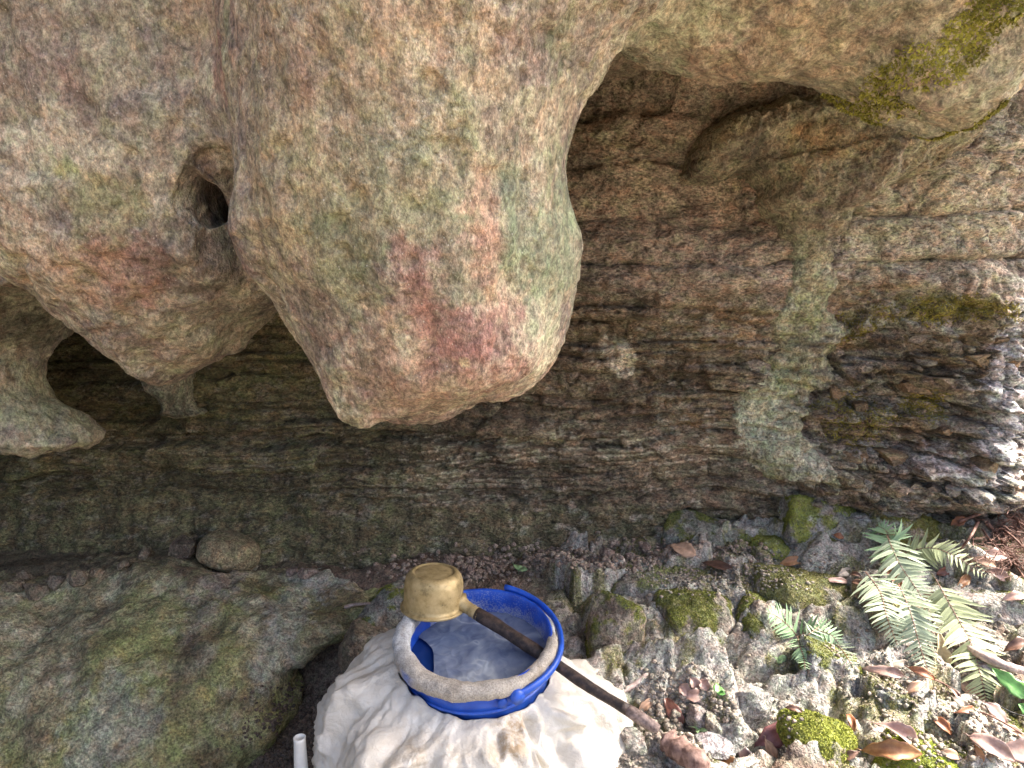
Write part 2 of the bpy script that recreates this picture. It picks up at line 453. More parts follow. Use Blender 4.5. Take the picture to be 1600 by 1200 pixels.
WALL_C = [(-100, 500, 1.95), (0, 560, 1.92), (0, 800, 1.86), (-100, 860, 1.84), (200, 560, 1.9), (200, 700, 1.88), (200, 860, 1.80), (420, 520, 1.88), (420, 700, 1.86), (420, 870, 1.78),
          (600, 700, 1.84), (600, 880, 1.75), (800, 650, 1.80), (800, 790, 1.79), (800, 870, 1.74), (950, 150, 1.66), (950, 300, 1.72), (950, 450, 1.70), (950, 560, 1.78), (950, 700, 1.78), (1000, 850, 1.72),
          (1080, 110, 1.58), (1150, 250, 1.70), (1150, 420, 1.66), (1150, 560, 1.76), (1150, 700, 1.76), (1150, 800, 1.74), (1300, 450, 1.66), (1300, 600, 1.72), (1300, 760, 1.66), (1300, 800, 1.70),
          (1450, 280, 1.58), (1450, 420, 1.60), (1450, 560, 1.62), (1450, 700, 1.63), (1450, 770, 1.57), (1450, 810, 1.68), (1530, 250, 1.56), (1530, 420, 1.57), (1530, 560, 1.58), (1530, 680, 1.59), (1530, 760, 1.55), (1530, 800, 1.66),
          (1590, 250, 1.58), (1590, 420, 1.60), (1590, 560, 1.60), (1590, 680, 1.62), (1590, 760, 1.60), (1590, 800, 1.70), (1680, 300, 1.72), (1680, 500, 1.75), (1680, 700, 1.76), (1680, 800, 1.80)]
def wall_y(x, z):
    c = np.array([P(a, b, Y) for a, b, Y in WALL_C])
    Y = rbf(c[:, [0, 2]], c[:, 1], np.stack([np.clip(x, -1.9, 1.6), np.clip(z, .45, 1.85)], 1), .12)
    return Y + np.where(x > 1.35, (x - 1.35) * 1.2, 0) + np.where(x < -1.6, (x + 1.6) * .35, 0)
def build_wall():
    xs = axis(-1.55, 1.45, .0045, -6.5, 4.5); zs = axis(.50, 1.62, .0042, -.2, 1.95)
    X, Z = np.meshgrid(xs, zs, indexing='ij'); x = X.ravel(); z = Z.ravel()
    Y = wall_y(x, z)
    p = np.stack([x, Y * 0 + 1.7, z], 1)
    p1 = p * np.array([1, 1, 2.2])
    Y -= .045 * fbm(p1, 2.6, 3, 3) + .02 * fbm(p1, 9, 3, 9)
    # beds and joints
    rg = np.random.default_rng(3)
    col = np.tile(BROWN, (len(x), 1)); crack = np.zeros(len(x))
    def beds(tmin, tmax, amp, wmin, wmax, seed, wt, groove, jw=.75):
        nonlocal Y, col, crack
        r = np.random.default_rng(seed)
        b = [-.5]
        while b[-1] < 2.4: b.append(b[-1] + r.uniform(tmin, tmax))
        b = np.array(b); k_n = len(b)
        wz = z + .06 * noise(p, 1.3, seed) + .020 * noise(p, 4, seed + 1) + .007 * noise(p, 13, seed + 2) + .002 * noise(p, 40, seed + 3) + .022 * np.sin(x * 1.7 + seed)
        k = np.clip(np.searchsorted(b, wz) - 1, 0, k_n - 2)
        t0 = wz - b[k]; t1 = b[k + 1] - wz
        off = r.uniform(-1, 1, k_n)[k]
        wid = r.uniform(wmin, wmax, k_n)[k]
        kk = k.astype(np.int64)
        # blocks along each bed
        xw = x + .35 * wid * noise(np.stack([x, z * 0, wz], 1), 12, seed + 5) + .25 * (wz - b[k])
        u = xw / wid + r.uniform(0, 10, k_n)[k]
        i0 = np.floor(u).astype(np.int64)
        zero = np.zeros_like(kk)
        best = np.full(len(x), 9.); sec = best.copy(); bid = np.zeros(len(x))
        for a in (-1, 0, 1):
            cx = i0 + a + .15 + .7 * _h(i0 + a, kk, zero, seed)
            d = np.abs(u - cx); h = _h(i0 + a, kk, zero + 1, seed)
            n1 = d < best
            sec = np.where(n1, best, np.minimum(sec, d)); bid = np.where(n1, h, bid); best = np.where(n1, d, best)
        edge = (sec - best) * .5 * wid
        tilt = (_h(i0, kk, zero + 2, seed) - .5)
        gz = np.exp(-np.clip(np.minimum(t0, t1), 0, 1) / .004); gx = np.exp(-edge / .0035)
        vis = sstep(-.25, .25, noise(p, 7, seed + 8))
        vis2 = sstep(-.2, .3, noise(p, 9, seed + 9))
        bulge = np.minimum(1, np.minimum(np.minimum(t0, t1) / .012, edge / .014))
        dY = amp * (off * .8 + (bid - .5) * 1.3) + amp * .4 * tilt * np.clip((u - i0), 0, 1) - groove * (gz * (.35 + .65 * vis) + jw * gx * vis2) + .25 * groove * bulge
        dY += amp * .5 * (t0 / (b[k + 1] - b[k]) - .5) * off
        Y -= dY * wt
        crack = np.maximum(crack, wt * np.maximum(gz * vis, gx * vis2 * jw))
        return kk, bid, t0, t1, wt
    zb = z
    # py 450 at the wall is z ~ 1.22; below it thin beds, above it big blocks
    low = sstep(1.27, 1.19, zb + .05 * noise(p, 4, 77))
    rightw = sstep(.55, .85, x)
    base = sstep(.69, .63, zb) * (1 - rightw)          # smooth foot of the wall
    k1 = beds(.016, .075, .032, .10, .32, 11, low * (1 - base) * (.8 - .45 * rightw), .018, .25)
    beds(.026, .065, .032, .03, .095, 41, low * rightw * (1 - base), .022)
    k2 = beds(.008, .026, .007, .08, .30, 23, low * (1 - base * .8) * sstep(-.45, .25, noise(p, 4, 5)), .008, .3)
    k3 = beds(.085, .19, .030, .20, .50, 31, 1 - low, .022, .5)
    wp = p + .05 * np.stack([noise(p, 6, 1), noise(p, 6, 2), noise(p, 6, 3)], 1)
    d1, d2, cid = worley(wp * np.array([1, 0, 2.6]), 6, 51)
    Y -= ((cid - .5) * .022 + .006 * np.minimum((d2 - d1) / .25, 1)) * (1 - low) * .8
    d1, d2, cid = worley((wp + .02 * np.stack([noise(p, 25, 1), noise(p, 25, 2), noise(p, 25, 3)], 1)) * np.array([1, 0, 1.5]), 24, 57)
    Y -= ((cid - .5) * .010 + .004 * np.minimum((d2 - d1) / .2, 1)) * (.5 + .7 * rightw)
    d1, d2, cid, ox, _, oz = worley((wp + .015 * np.stack([noise(p, 30, 4), 0 * x, noise(p, 30, 6)], 1)) * np.array([1, 0, 1.9]), 12, 83, True)
    fw = low * (1 - base) * (rightw + (1 - rightw) * .55 * sstep(.0, .35, noise(p, 5, 84)))
    Y -= fw * ((cid - .5) * .034 + .45 / 12 * (np.sin(cid * 91) * ox + np.cos(cid * 57) * oz) - .010 * np.exp(-(d2 - d1) / .05))
    crack = np.maximum(crack, fw * np.exp(-(d2 - d1) / .04))
    Y -= .006 * fbm(p, 30, 3, 61) + .0035 * fbm(p, 80, 2, 62) + base * .012 * fbm(p * np.array([3, 1, .6]), 12, 3, 63)
    v = np.stack([x, Y, z], 1)
    # colour of the rock, with skylight painted in at the right end
    f1, f2, f3 = fbm(p1, 4, 4, 201, .6), fbm(p1, 9, 5, 211, .6), fbm(p, 16, 4, 221, .65)
    UP = np.array([.31, .25, .19])
    col = mixc(col, UP, (1 - low))
    col = mixc(col, np.array([.39, .31, .24]), (1 - low) * sstep(.0, .4, f2) * .8)
    col = mixc(col, np.array([.27, .225, .15]), low * sstep(.05, .4, f2) * .7)
    col = mixc(col, RUST, low * sstep(.15, .5, f1) * .6)
    col = mixc(col, np.array([.09, .07, .05]), sstep(.1, .5, f3) * .5)
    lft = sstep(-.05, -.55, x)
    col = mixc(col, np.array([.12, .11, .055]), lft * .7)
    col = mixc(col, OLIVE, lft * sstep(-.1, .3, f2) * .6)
    bandz = sstep(.64, .70, zb) * sstep(.90, .84, zb) * (1 - rightw) * (.25 + .75 * sstep(-.5, -.1, x))
    kk, bid, t0, t1, _ = k2
    edge = np.exp(-t1 / .0035) * sstep(-.3, .2, noise(p1, 5, 90))
    col = mixc(col, np.array([.44, .39, .28]), bandz * edge * .9)
    kk1, bid1, t01, t11, _ = k1
    blockc = (bid1 - .5) * low
    col = col * (1 + .5 * blockc[:, None])
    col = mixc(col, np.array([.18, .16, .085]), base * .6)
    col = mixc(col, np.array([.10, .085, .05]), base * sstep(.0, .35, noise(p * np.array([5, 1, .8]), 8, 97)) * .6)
    col = mixc(col, np.array([.36, .34, .31]), rightw * sstep(-.25, .35, f2) * .8)
    col = mixc(col, np.array([.30, .20, .11]), rightw * sstep(.1, .4, f1) * .6)
    def pt(*a, **k):
        nonlocal col
        col = patch(col, v, *a, **k)
    pt(972, 570, 1.75, 22, 45, np.array([.62, .56, .44]), .85, soft=.25, ang=-10, wob=.45)
    pt(945, 540, 1.75, 5, 18, np.array([.60, .54, .44]), .7, soft=.3)
    pt(1590, 600, 1.6, 70, 120, np.array([.72, .71, .73]), .95)  # lavender-white: bright skylight painted into the rock colour
    pt(1560, 720, 1.6, 100, 50, np.array([.66, .65, .67]), .9)  # the same painted skylight, lower down
    pt(1480, 735, 1.5, 150, 26, np.array([.40, .38, .39]), .7)
    pt(1450, 300, 1.55, 170, 120, np.array([.42, .37, .28]), .7)
    pt(1560, 300, 1.45, 70, 60, np.array([.50, .43, .30]), .6)
    pt(1370, 330, 1.6, 70, 60, np.array([.21, .19, .10]), .6)
    pt(1480, 480, 1.55, 90, 24, np.array([.28, .26, .07]), .8)
    pt(1290, 720, 1.65, 60, 30, np.array([.33, .31, .22]), .5)
    pt(1040, 390, 1.7, 170, 90, np.array([.40, .31, .25]), .5)
    pt(1170, 340, 1.7, 60, 40, np.array([.13, .085, .06]), .6)
    pt(950, 200, 1.7, 60, 40, np.array([.16, .11, .075]), .6)
    f5 = fbm(p1, 30, 4, 231, .7)
    col = mixc(col, col * .45, sstep(.05, .3, f5 - .2 * f2) * .6)
    col = mixc(col, np.array([.46, .41, .33]), sstep(.18, .36, f5 + .25 * f1) * .5 * (1 - .5 * lft))
    col = mixc(col, np.array([.045, .035, .025]), sstep(.35, .9, crack) * .8)
    bl = sstep(.35, .7, edge) * bandz
    pt(1470, 330, 1.58, 190, 120, np.array([.50, .45, .36]), .6)
    pt(1050, 300, 1.7, 170, 170, np.array([.42, .335, .27]), .45)
    col = mixc(col, np.array([.50, .45, .34]), bl * .75)
    pt(972, 570, 1.78, 20, 44, np.array([.66, .60, .48]), .95, soft=.3, ang=-10, wob=.35)
    pt(946, 540, 1.78, 5, 18, np.array([.64, .58, .48]), .8, soft=.3, wob=.2)
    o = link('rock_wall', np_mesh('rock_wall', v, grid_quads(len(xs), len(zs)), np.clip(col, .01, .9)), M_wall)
    return tag(o, 'bedded brown rock wall with thin cracked layers at the back of the shelter', kind='structure')
wall = build_wall()
wall_me = wall.data

# ------------------------------------------------------------------ the ground
GR_C = [(0, 855, 1.85), (300, 872, 1.8), (560, 885, 1.76), (800, 868, 1.75), (1000, 850, 1.74), (1150, 822, 1.74), (1300, 800, 1.72), (1500, 800, 1.68), (1600, 792, 1.62),
        (100, 900, 1.65), (600, 930, 1.5), (700, 910, 1.58), (900, 885, 1.6), (1050, 875, 1.62), (1200, 885, 1.55), (1400, 880, 1.52), (1590, 890, 1.46),
        (450, 1140, 1.2), (330, 1200, 1.1), (0, 1200, 1.1), (0, 1050, 1.4), (560, 1060, 1.32), (900, 960, 1.42), (1000, 1010, 1.32), (1060, 1140, 1.13), (1165, 1140, 1.13), (1120, 1060, 1.26), (1300, 1180, 1.05), (1500, 1190, 1.04),
        (1300, 1050, 1.26), (1200, 960, 1.42), (1500, 1000, 1.32), (1600, 1050, 1.24), (1400, 1100, 1.17), (980, 1190, 1.05)]
def ground_z(x, y):
    x = np.asarray(x, float); y = np.asarray(y, float)
    c = np.array([P(a, b, Y) for a, b, Y in GR_C])
    c = np.concatenate([c, [[0, 1.08, .36], [.05, .85, .36], [-.1, 1.25, .39], [.6, .6, .36], [-.6, .6, .36], [0, .4, .35], [1.5, .8, .42], [-1.5, 1.0, .45], [-1.6, 1.9, .56], [1.6, 1.8, .70], [-.8, 1.4, .46]]])
    q = np.stack([np.clip(x, -1.7, 1.7), np.clip(y, .2, 2.0)], 1)
    z = rbf(c[:, :2], c[:, 2], q, .06)
    far = np.maximum(0, np.maximum(np.abs(x) - 1.7, .2 - y))
    return z * np.exp(-far * .5) + (1 - np.exp(-far * .5)) * .22
def build_ground():
    xs = axis(-1.25, 1.35, .006, -70, 70, 1.25); ys = axis(.80, 1.90, .006, -80, 40, 1.25)
    X, Y = np.meshgrid(xs, ys, indexing='ij'); x = X.ravel(); y = Y.ravel()
    z = ground_z(x, y)
    p = np.stack([x, y, z * 0], 1)
    rt = sstep(.02, .16, x + .05 * noise(p, 8, 402))
    z -= .012 * rt * sstep(1.75, 1.6, y) + .20 * sstep(-.16, -.36, x) * sstep(1.72, 1.5, y) * sstep(.5, .8, y)
    z += .02 * fbm(p, 5, 4, 401) + .008 * fbm(p, 24, 3, 411) + .005 * fbm(p, 70, 2, 421)
    wp = p + .03 * np.stack([noise(p, 9, 1), noise(p, 9, 2), 0 * x], 1)
    def facets(sc, amp, tilt, gap, seed):
        nonlocal z
        d1, d2, cid, ox, oy, _ = worley(wp * np.array([1, 1.4, 0]), sc, seed, True)
        z += rt * ((cid - .5) * amp + tilt / sc * (np.sin(cid * 91) * ox + np.cos(cid * 57) * oy) + gap * np.minimum((d2 - d1) / .12, 1))
    facets(5, .030, .30, .010, 431); facets(13, .012, .28, .004, 436)
    d1, d2, cid = worley(wp * np.array([1, 1.2, 0]), 30, 441)
    z += (.4 + .6 * rt) * ((cid - .5) * .010 + .004 * np.minimum((d2 - d1) / .2, 1))
    v = np.stack([x, y, z], 1)
    col = np.tile(np.array([.17, .125, .095]), (len(x), 1))
    f1, f2 = fbm(p, 6, 5, 451, .6), fbm(p, 14, 5, 461, .6)
    f3 = fbm(p, 30, 4, 471, .7)
    col = mixc(col, np.array([.40, .385, .345]), rt * sstep(-.6, -.1, f1 + .4 * f3))
    col = mixc(col, np.array([.50, .48, .44]), rt * sstep(.05, .3, f3 + .3 * f1) * .7)
    col = mixc(col, np.array([.22, .23, .09]), rt * sstep(.08, .28, f2 + .3 * f3) * .8)
    col = mixc(col, np.array([.26, .20, .155]), sstep(.05, .4, f2) * .5)
    col = mixc(col, np.array([.10, .09, .05]), sstep(-.35, -.7, x) * .6)
    far = sstep(1.0, -.5, y)
    col = mixc(col, np.array([.30, .25, .17]), far)
    gq = grid_quads(len(xs), len(ys))
    o = link('ground', np_mesh('ground', v, gq, np.clip(col, .01, .9)), M_ground)
    near = (x[gq[:, 0]] > .1) & (x[gq[:, 0]] < 1.4) & (y[gq[:, 0]] > .95) & (y[gq[:, 0]] < 1.75)
    o['_moss'] = 0; del o['_moss']
    global GROUND_MOSS
    GROUND_MOSS = (v, gq[near])
    return tag(o, 'sloping earth and rubble floor in front of the rock wall', kind='structure')
ground = build_ground()

# ------------------------------------------------------------------ unseen cliff and side rock, added and shaped to shade the shelter
def build_cliff():
    us = np.linspace(-9, 6, 150); zs = np.linspace(1.9, 9, 70)
    U, Z = np.meshgrid(us, zs, indexing='ij'); x = U.ravel(); z = Z.ravel()
    y = .86 - .34 * (z - 1.9) + np.where(x < -1.7, (x + 1.7) * .55, 0) + np.where(x > 1.4, (x - 1.4) * 2.0, 0)  # lean shaped to block high sky, right-hand recess to let the sun in
    p = np.stack([x, y, z], 1)
    y = y + .35 * fbm(p, .9, 4, 601) + .1 * fbm(p, 3.5, 3, 602)
    v = np.stack([x, y, z], 1)
    vb = v.copy(); vb[:, 1] = 7
    nx, nz = len(us), len(zs); q = grid_quads(nx, nz)
    # close it to a solid: back, bottom, top, ends
    n0 = len(v); idx = np.arange(n0).reshape(nx, nz)
    extra = []
    for line in (idx[:, 0], idx[::-1, -1], idx[0, ::-1], idx[-1, :]):
        for a, b in zip(line[:-1], line[1:]): extra.append((b, a, a + n0, b + n0))
    q = np.concatenate([q, q[:, ::-1] + n0, np.array(extra)])
    v = np.concatenate([v, vb])
    col = mixc(np.tile(TAN, (len(v), 1)), GREY, sstep(-.2, .4, fbm(v, 1.5, 3, 9)))
    o = link('cliff', np_mesh('cliff', v, q, col), M_cliff)
    return tag(o, 'unseen limestone cliff above the shelter, shaped to shade it', kind='structure')
cliff = build_cliff()
def build_side():
    us = np.linspace(-1.2, 2.6, 60); zs = np.linspace(-.3, 2.6, 50)
    U, Z = np.meshgrid(us, zs, indexing='ij'); y = U.ravel(); z = Z.ravel()
    x = -1.62 - .55 * np.abs(y - 1.5) ** 1.3 - .25 * np.maximum(0, 1.0 - z)  # added out of view to keep light off the left side
    p = np.stack([x, y, z], 1); x = x + .18 * fbm(p, 1.6, 4, 611)
    v = np.stack([x, y, z], 1)
    col = mixc(np.tile(BROWN, (len(v), 1)), GREY, sstep(-.2, .4, fbm(v, 3, 3, 9)))
    o = link('unseen_side_rock', np_mesh('unseen_side_rock', v, grid_quads(len(us), len(zs))[:, ::-1], col), M_cliff)
    return tag(o, 'unseen rock on the left of the shelter, added to block light', kind='structure')
side = build_side()

# ------------------------------------------------------------------ flowstone hanging down the wall
def sdf_body(outline, Y0, Rr, ysq, lean, zref, v, pad=.06, zlo=None, it=1):
    pts = np.array([P_slant(px, py, Y0, lean, zref) for px, py in outline])
    ylo = (Y0 + lean * (pts[:, 2] - zref)).min() - Rr * ysq; yhi = (Y0 + lean * (pts[:, 2] - zref)).max() + Rr * ysq
    lo = np.array([pts[:, 0].min() - pad, ylo - pad, pts[:, 2].min() - pad]); hi = np.array([pts[:, 0].max() + pad, yhi + pad, pts[:, 2].max() + pad])
    ax, ay, az = grid_axes(lo, hi, v)
    X, Z = np.meshgrid(ax, az, indexing='ij')
    F = inflate(X, Z, ay, outline, Y0, Rr, ysq, lean, zref, it=it)
    return F, lo, ax, ay, az

bpy.context.view_layer.update()
_wall_bvh = BVHTree.FromObject(wall, bpy.context.evaluated_depsgraph_get())
def build_flow():
    v = .0058
    out = [(1068, 262), (1090, 215), (1125, 180), (1180, 150), (1250, 140), (1330, 140), (1400, 180), (1500, 205), (1492, 238), (1440, 266), (1392, 284), (1352, 312), (1322, 348), (1304, 382), (1312, 410), (1314, 460), (1306, 486), (1338, 502), (1352, 520), (1322, 536),
           (1312, 560), (1322, 590), (1292, 612), (1268, 645), (1266, 690), (1290, 715), (1296, 765), (1282, 768), (1272, 738), (1245, 745), (1215, 756), (1180, 740), (1156, 700), (1160, 640), (1186, 605), (1226, 572), (1242, 548), (1222, 512), (1242, 462), (1238, 400), (1244, 386), (1215, 358), (1192, 325), (1188, 285), (1165, 268), (1130, 284), (1090, 284)]
    pts = smooth_outline([tuple(P_slant(px, py, 1.64, -.16, 1.2)[[0, 2]]) for px, py in out], 1); pa = np.array(pts)
    xs = np.arange(pa[:, 0].min() - .05, pa[:, 0].max() + .05, .0042); zs = np.arange(pa[:, 1].min() - .05, pa[:, 1].max() + .05, .0042)
    X, Z = np.meshgrid(xs, zs, indexing='ij'); x = X.ravel(); z = Z.ravel()
    p0 = np.stack([x, 0 * x, z], 1)
    d = poly_dist(x, z, pts) + .026 * fbm(p0, 18, 5, 705, .68) - .006
    up = sstep(1.30, 1.50, z)
    Rr = .075; hgt = np.sqrt(np.clip(1 - (1 - np.clip(d, 0, Rr) / Rr) ** 2, 0, 1))
    th = .026 * hgt * (1 + 4.6 * up) + np.where(d < 0, d * 2.2, 0)
    yr = np.array([(lambda r: r[0].y if r[0] is not None else 1.7)(_wall_bvh.ray_cast(Vector((a, 0, b)), Vector((0, 1, 0)), 5)) for a, b in zip(x, z)])
    y = .65 * yr + .35 * wall_y(x, z) - .002 - .014 * up - th
    y -= hgt * (.012 * fbm(p0 * np.array([1.4, 1, .8]), 8, 4, 711) + .013 * fbm(p0 * np.array([1.6, 1, .7]), 22, 4, 713, .65) + .007 * fbm(p0, 60, 3, 712, .65))
    vs = np.stack([x, y, z], 1); q = grid_quads(len(xs), len(zs))
    q = q[(d[q] > -.035).all(1)]
    used = np.unique(q); mp_ = np.full(len(vs), -1); mp_[used] = np.arange(len(used)); vs = vs[used]; q = mp_[q]
    p = vs
    col = np.tile(np.array([.40, .38, .27]), (len(p), 1))
    f1, f2 = fbm(p, 9, 5, 721, .6), fbm(p, 20, 5, 722, .6)
    f3 = fbm(p, 45, 4, 723, .7)
    col = mixc(col, np.array([.22, .20, .15]), sstep(.02, .25, f1 + .4 * f2) * .85)
    col = mixc(col, np.array([.58, .57, .45]), sstep(.05, .25, f2 + .4 * f3) * .75)
    col = mixc(col, np.array([.30, .32, .15]), sstep(.15, .35, f3 - .4 * f1) * .6)
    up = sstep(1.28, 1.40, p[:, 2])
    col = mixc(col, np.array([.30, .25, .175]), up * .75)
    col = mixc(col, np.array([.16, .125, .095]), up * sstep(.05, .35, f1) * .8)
    def pt(*a, **k):
        nonlocal col
        col = patch(col, p, *a, **k)
    pt(1195, 235, 1.5, 36, 32, np.array([.09, .07, .06]), .85)
    pt(1300, 215, 1.5, 50, 34, np.array([.40, .27, .15]), .7)
    pt(1310, 300, 1.55, 28, 90, np.array([.15, .12, .10]), .75, ang=-42)
    pt(1215, 660, 1.6, 50, 80, np.array([.58, .60, .47]), .8)
    pt(1290, 430, 1.6, 14, 60, np.array([.55, .53, .36]), .7)
    pt(1255, 430, 1.6, 20, 70, np.array([.30, .32, .26]), .7)
    pt(1250, 600, 1.6, 50, 40, np.array([.34, .36, .16]), .6)
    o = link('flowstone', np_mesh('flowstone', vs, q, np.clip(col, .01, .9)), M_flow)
    return tag(o, 'pale grey-green flowstone sheet narrowing to a column down the right of the wall', 'flowstone')
flow = build_flow()

def drip_crust(outline, Y0, Rr, label, colr, seed):
    F, lo, ax, ay, az = sdf_body(outline, Y0, Rr, 2.2, 0, 1, .005, .04)
    vs, q = vdb_mesh(F, lo, .005); n = normals(vs, q)
    vs = vs + n * (.010 * fbm(vs, 16, 3, seed) + .004 * fbm(vs, 60, 2, seed + 1))[:, None]
    col = mixc(np.tile(np.array(colr), (len(vs), 1)), np.array(colr) * .5, sstep(0, .4, fbm(vs, 20, 4, seed + 2)))
    o = link('flowstone', np_mesh('flowstone', vs, q, col), M_flow)
    return tag(o, label, 'flowstone')
drip_crust([(225, 560), (262, 590), (300, 570), (302, 610), (300, 632), (330, 645), (300, 652), (262, 648), (268, 625), (240, 605)], 1.86, .05, 'small pale drip crust on the dark wall under the left bulge', (.30, .28, .20), 811)

# ------------------------------------------------------------------ stones and boulders
def rock_mesh(name, hs, rot, seed, angular=.05, nplanes=13, vox=None, strata=0.0, tip=None, lo_cut=None):
    """an angular or worn stone around the origin"""
    r = np.random.default_rng(seed)
    hs = np.array(hs); v = vox or max(hs.max() / 22, .0035)
    L = hs * 1.35 + 3 * v
    ax, ay, az = grid_axes(-L, L, v)
    G = np.stack(np.meshgrid(ax, ay, az, indexing='ij'), -1)
    q = G / hs
    if angular > .5:                       # a worn cobble
        F = (np.sqrt((np.abs(q) ** 2.4).sum(-1)) ** (2 / 2.4) - 1) * hs.min()
    else:
        F = None
        dirs = r.normal(size=(nplanes, 3)); dirs /= np.linalg.norm(dirs, axis=1, keepdims=True)
        box = np.array([[1, .1, .1], [-1, .05, .1], [.1, 1, 0], [0, -1, .15], [.1, .05, 1], [0, 0, -1]]) + r.normal(size=(6, 3)) * .16
        box /= np.linalg.norm(box, axis=1, keepdims=True)
        for dd, off in [(d, r.uniform(.82, 1.02)) for d in dirs] + [(d, r.uniform(.8, .95)) for d in box]:
            f = (q @ dd - off) * hs.min()
            F = f if F is None else -smin(-F, -f, max(angular * hs.min() * 2, 1e-4))
        F = F.astype(np.float32)
    F[0], F[-1], F[:, 0], F[:, -1], F[:, :, 0], F[:, :, -1] = .1, .1, .1, .1, .1, .1
    vs, qd = vdb_mesh(F, -L, v)
    n = normals(vs, qd); o = r.uniform(0, 50, 3)
    s = 1 / hs.mean()
    d = hs.mean() * (.10 * fbm(vs + o, 1.3 * s, 3, seed) + .045 * fbm(vs + o, 5 * s, 3, seed + 1))
    if strata:
        ph = (vs[:, 2] + .25 * vs[:, 0] * 0 + .006 * noise(vs + o, 12, seed)) / .011
        d += strata * (noise(np.stack([vs[:, 0] * 6, vs[:, 1] * 6, ph], 1), 1.0, seed + 4))
    d += .0018 * fbm(vs + o, 90, 2, seed + 5)
    vs = vs + n * d[:, None]
    m = np.array(Euler([R(a) for a in rot]).to_matrix())
    return vs @ m.T, qd

M_tuft, t_, b_ = new_mat('moss_leaf')
at_ = N(t_, 'ShaderNodeAttribute', attribute_name='Col'); t_.links.new(at_.outputs['Color'], b_.inputs['Base Color']); b_.inputs['Roughness'].default_value = .7
b_.inputs['Specular IOR Level'].default_value = .2
def tufts(pts, nrm, size, colr, parent, label=None, seed=0, lay=.5, name='moss'):
    """moss: many tiny leaves standing on the stone"""
    r = np.random.default_rng(seed); n = len(pts)
    if n == 0: return None
    V = np.zeros((n, 4, 3, 3)); CC = np.zeros((n, 4, 3, 3))
    pat = .62 + .5 * sstep(-.5, .5, noise(pts, 30, seed)) + .25 * noise(pts, 120, seed + 3)
    for k in range(4):
        d = r.normal(size=(n, 3)); d -= (d * nrm).sum(1, keepdims=True) * nrm; d /= np.linalg.norm(d, axis=1, keepdims=True) + 1e-9
        side = np.cross(nrm, d)
        ln = size * r.uniform(.6, 1.4, (n, 1)); wd = size * r.uniform(.22, .4, (n, 1))
        root = pts + d * size * .15 - nrm * size * .15
        tip = root + (nrm * (1 - lay) + d * lay * r.uniform(.5, 1.5, (n, 1))) * ln
        V[:, k, 0] = root + side * wd; V[:, k, 1] = root - side * wd; V[:, k, 2] = tip
        c = np.array(colr)[None] * (pat * r.uniform(.7, 1.25, n))[:, None]
        c = c + np.array([.05, .03, 0]) * r.uniform(0, 1, (n, 1)) ** 3
        CC[:, k, :, :] = c[:, None, :]
    vs = V.reshape(-1, 3); q = np.arange(len(vs)).reshape(-1, 3)
    o = link(name, np_mesh(name, vs, q, np.clip(CC.reshape(-1, 3), .005, .8), smooth=False), M_tuft)
    o['kind'] = 'stuff'
    if parent is not None: o.parent = parent; o.matrix_parent_inverse = parent.matrix_world.inverted() if False else Matrix.Translation(-Vector(parent.location))
    if label: o['label'] = label
    return o
def sample_surface(vs, q, dens, wfun, seed):
    """random points of a mesh, weighted by wfun(points, normals)"""
    r = np.random.default_rng(seed)
    a, b, c, d = (vs[q[:, k]] for k in range(4))
    fn = np.cross(c - a, d - b) * .5; ar = np.linalg.norm(fn, axis=1); fn = fn / (ar[:, None] + 1e-12)
    mid = (a + b + c + d) / 4
    lam = ar * dens * np.clip(wfun(mid, fn), 0, 1)
    k = r.poisson(lam); f = np.repeat(np.arange(len(q)), k)
    s = r.random((len(f), 1)); t = r.random((len(f), 1))
    p = (a[f] * (1 - s) + b[f] * s) * (1 - t) + (d[f] * (1 - s) + c[f] * s) * t
    return p, fn[f]

def stone(name, px, py, Y, hs, rot, seed, label, cat='boulder', base=(.24, .23, .20), moss=.0, mossc=(.20, .22, .045), angular=.05, strata=0, pale=.4, group=None, tint=None, dens=90000, tsz=.0042, vox=None, nplanes=13, at=None):
    o0 = P(px, py, Y) + np.array([0, -.012, .016 if px > 900 and py < 1170 else 0]) if at is None else np.array(at)
    vs, q = rock_mesh(name, hs, rot, seed, angular, nplanes, vox, strata)
    w_ = vs + o0; n = normals(vs, q)
    col = np.tile(np.array(base), (len(vs), 1))
    f1, f2 = fbm(w_, 14, 5, seed + 11, .6), fbm(w_, 34, 4, seed + 12, .6)
    col = mixc(col, np.array([.46, .45, .42]), sstep(0, .4, f1) * pale)
    col = mixc(col, np.array(base) * .55, sstep(.05, .4, f2) * .6)
    col = mixc(col, tint if tint is not None else np.array([.30, .23, .14]), sstep(.1, .45, fbm(w_, 9, 4, seed + 13)) * .5)
    if moss:
        mk = sstep(.95 - moss * 1.15, 1.05 - moss * .75, n[:, 2] * .42 + 1.15 * fbm(w_, 19, 4, seed + 11, .65) + .42)
        col = mixc(col, np.array(mossc) * .8, mk * .8)
    if strata:
        ln = noise(np.stack([vs[:, 0] * 3, vs[:, 1] * 3, vs[:, 2] * 160], 1), 1, seed)
        col = col * (1 + .35 * ln[:, None])
    o = link(name, np_mesh(name, vs, q, np.clip(col, .01, .9)), M_boulder)
    o.location = o0
    tag(o, label, cat, group)
    if moss:
        def wf(p, nn):
            f = fbm(p, 19, 4, seed + 11, .65)
            return sstep(.95 - moss * 1.15, 1.05 - moss * .75, nn[:, 2] * .42 + 1.15 * f + .42) * (p[:, 1] < o0[1] + hs[1] * .9)
        pp, nn = sample_surface(w_, q, dens, wf, seed + 3)
        m = tufts(pp, nn, tsz, mossc, o, seed=seed + 4)
    return o

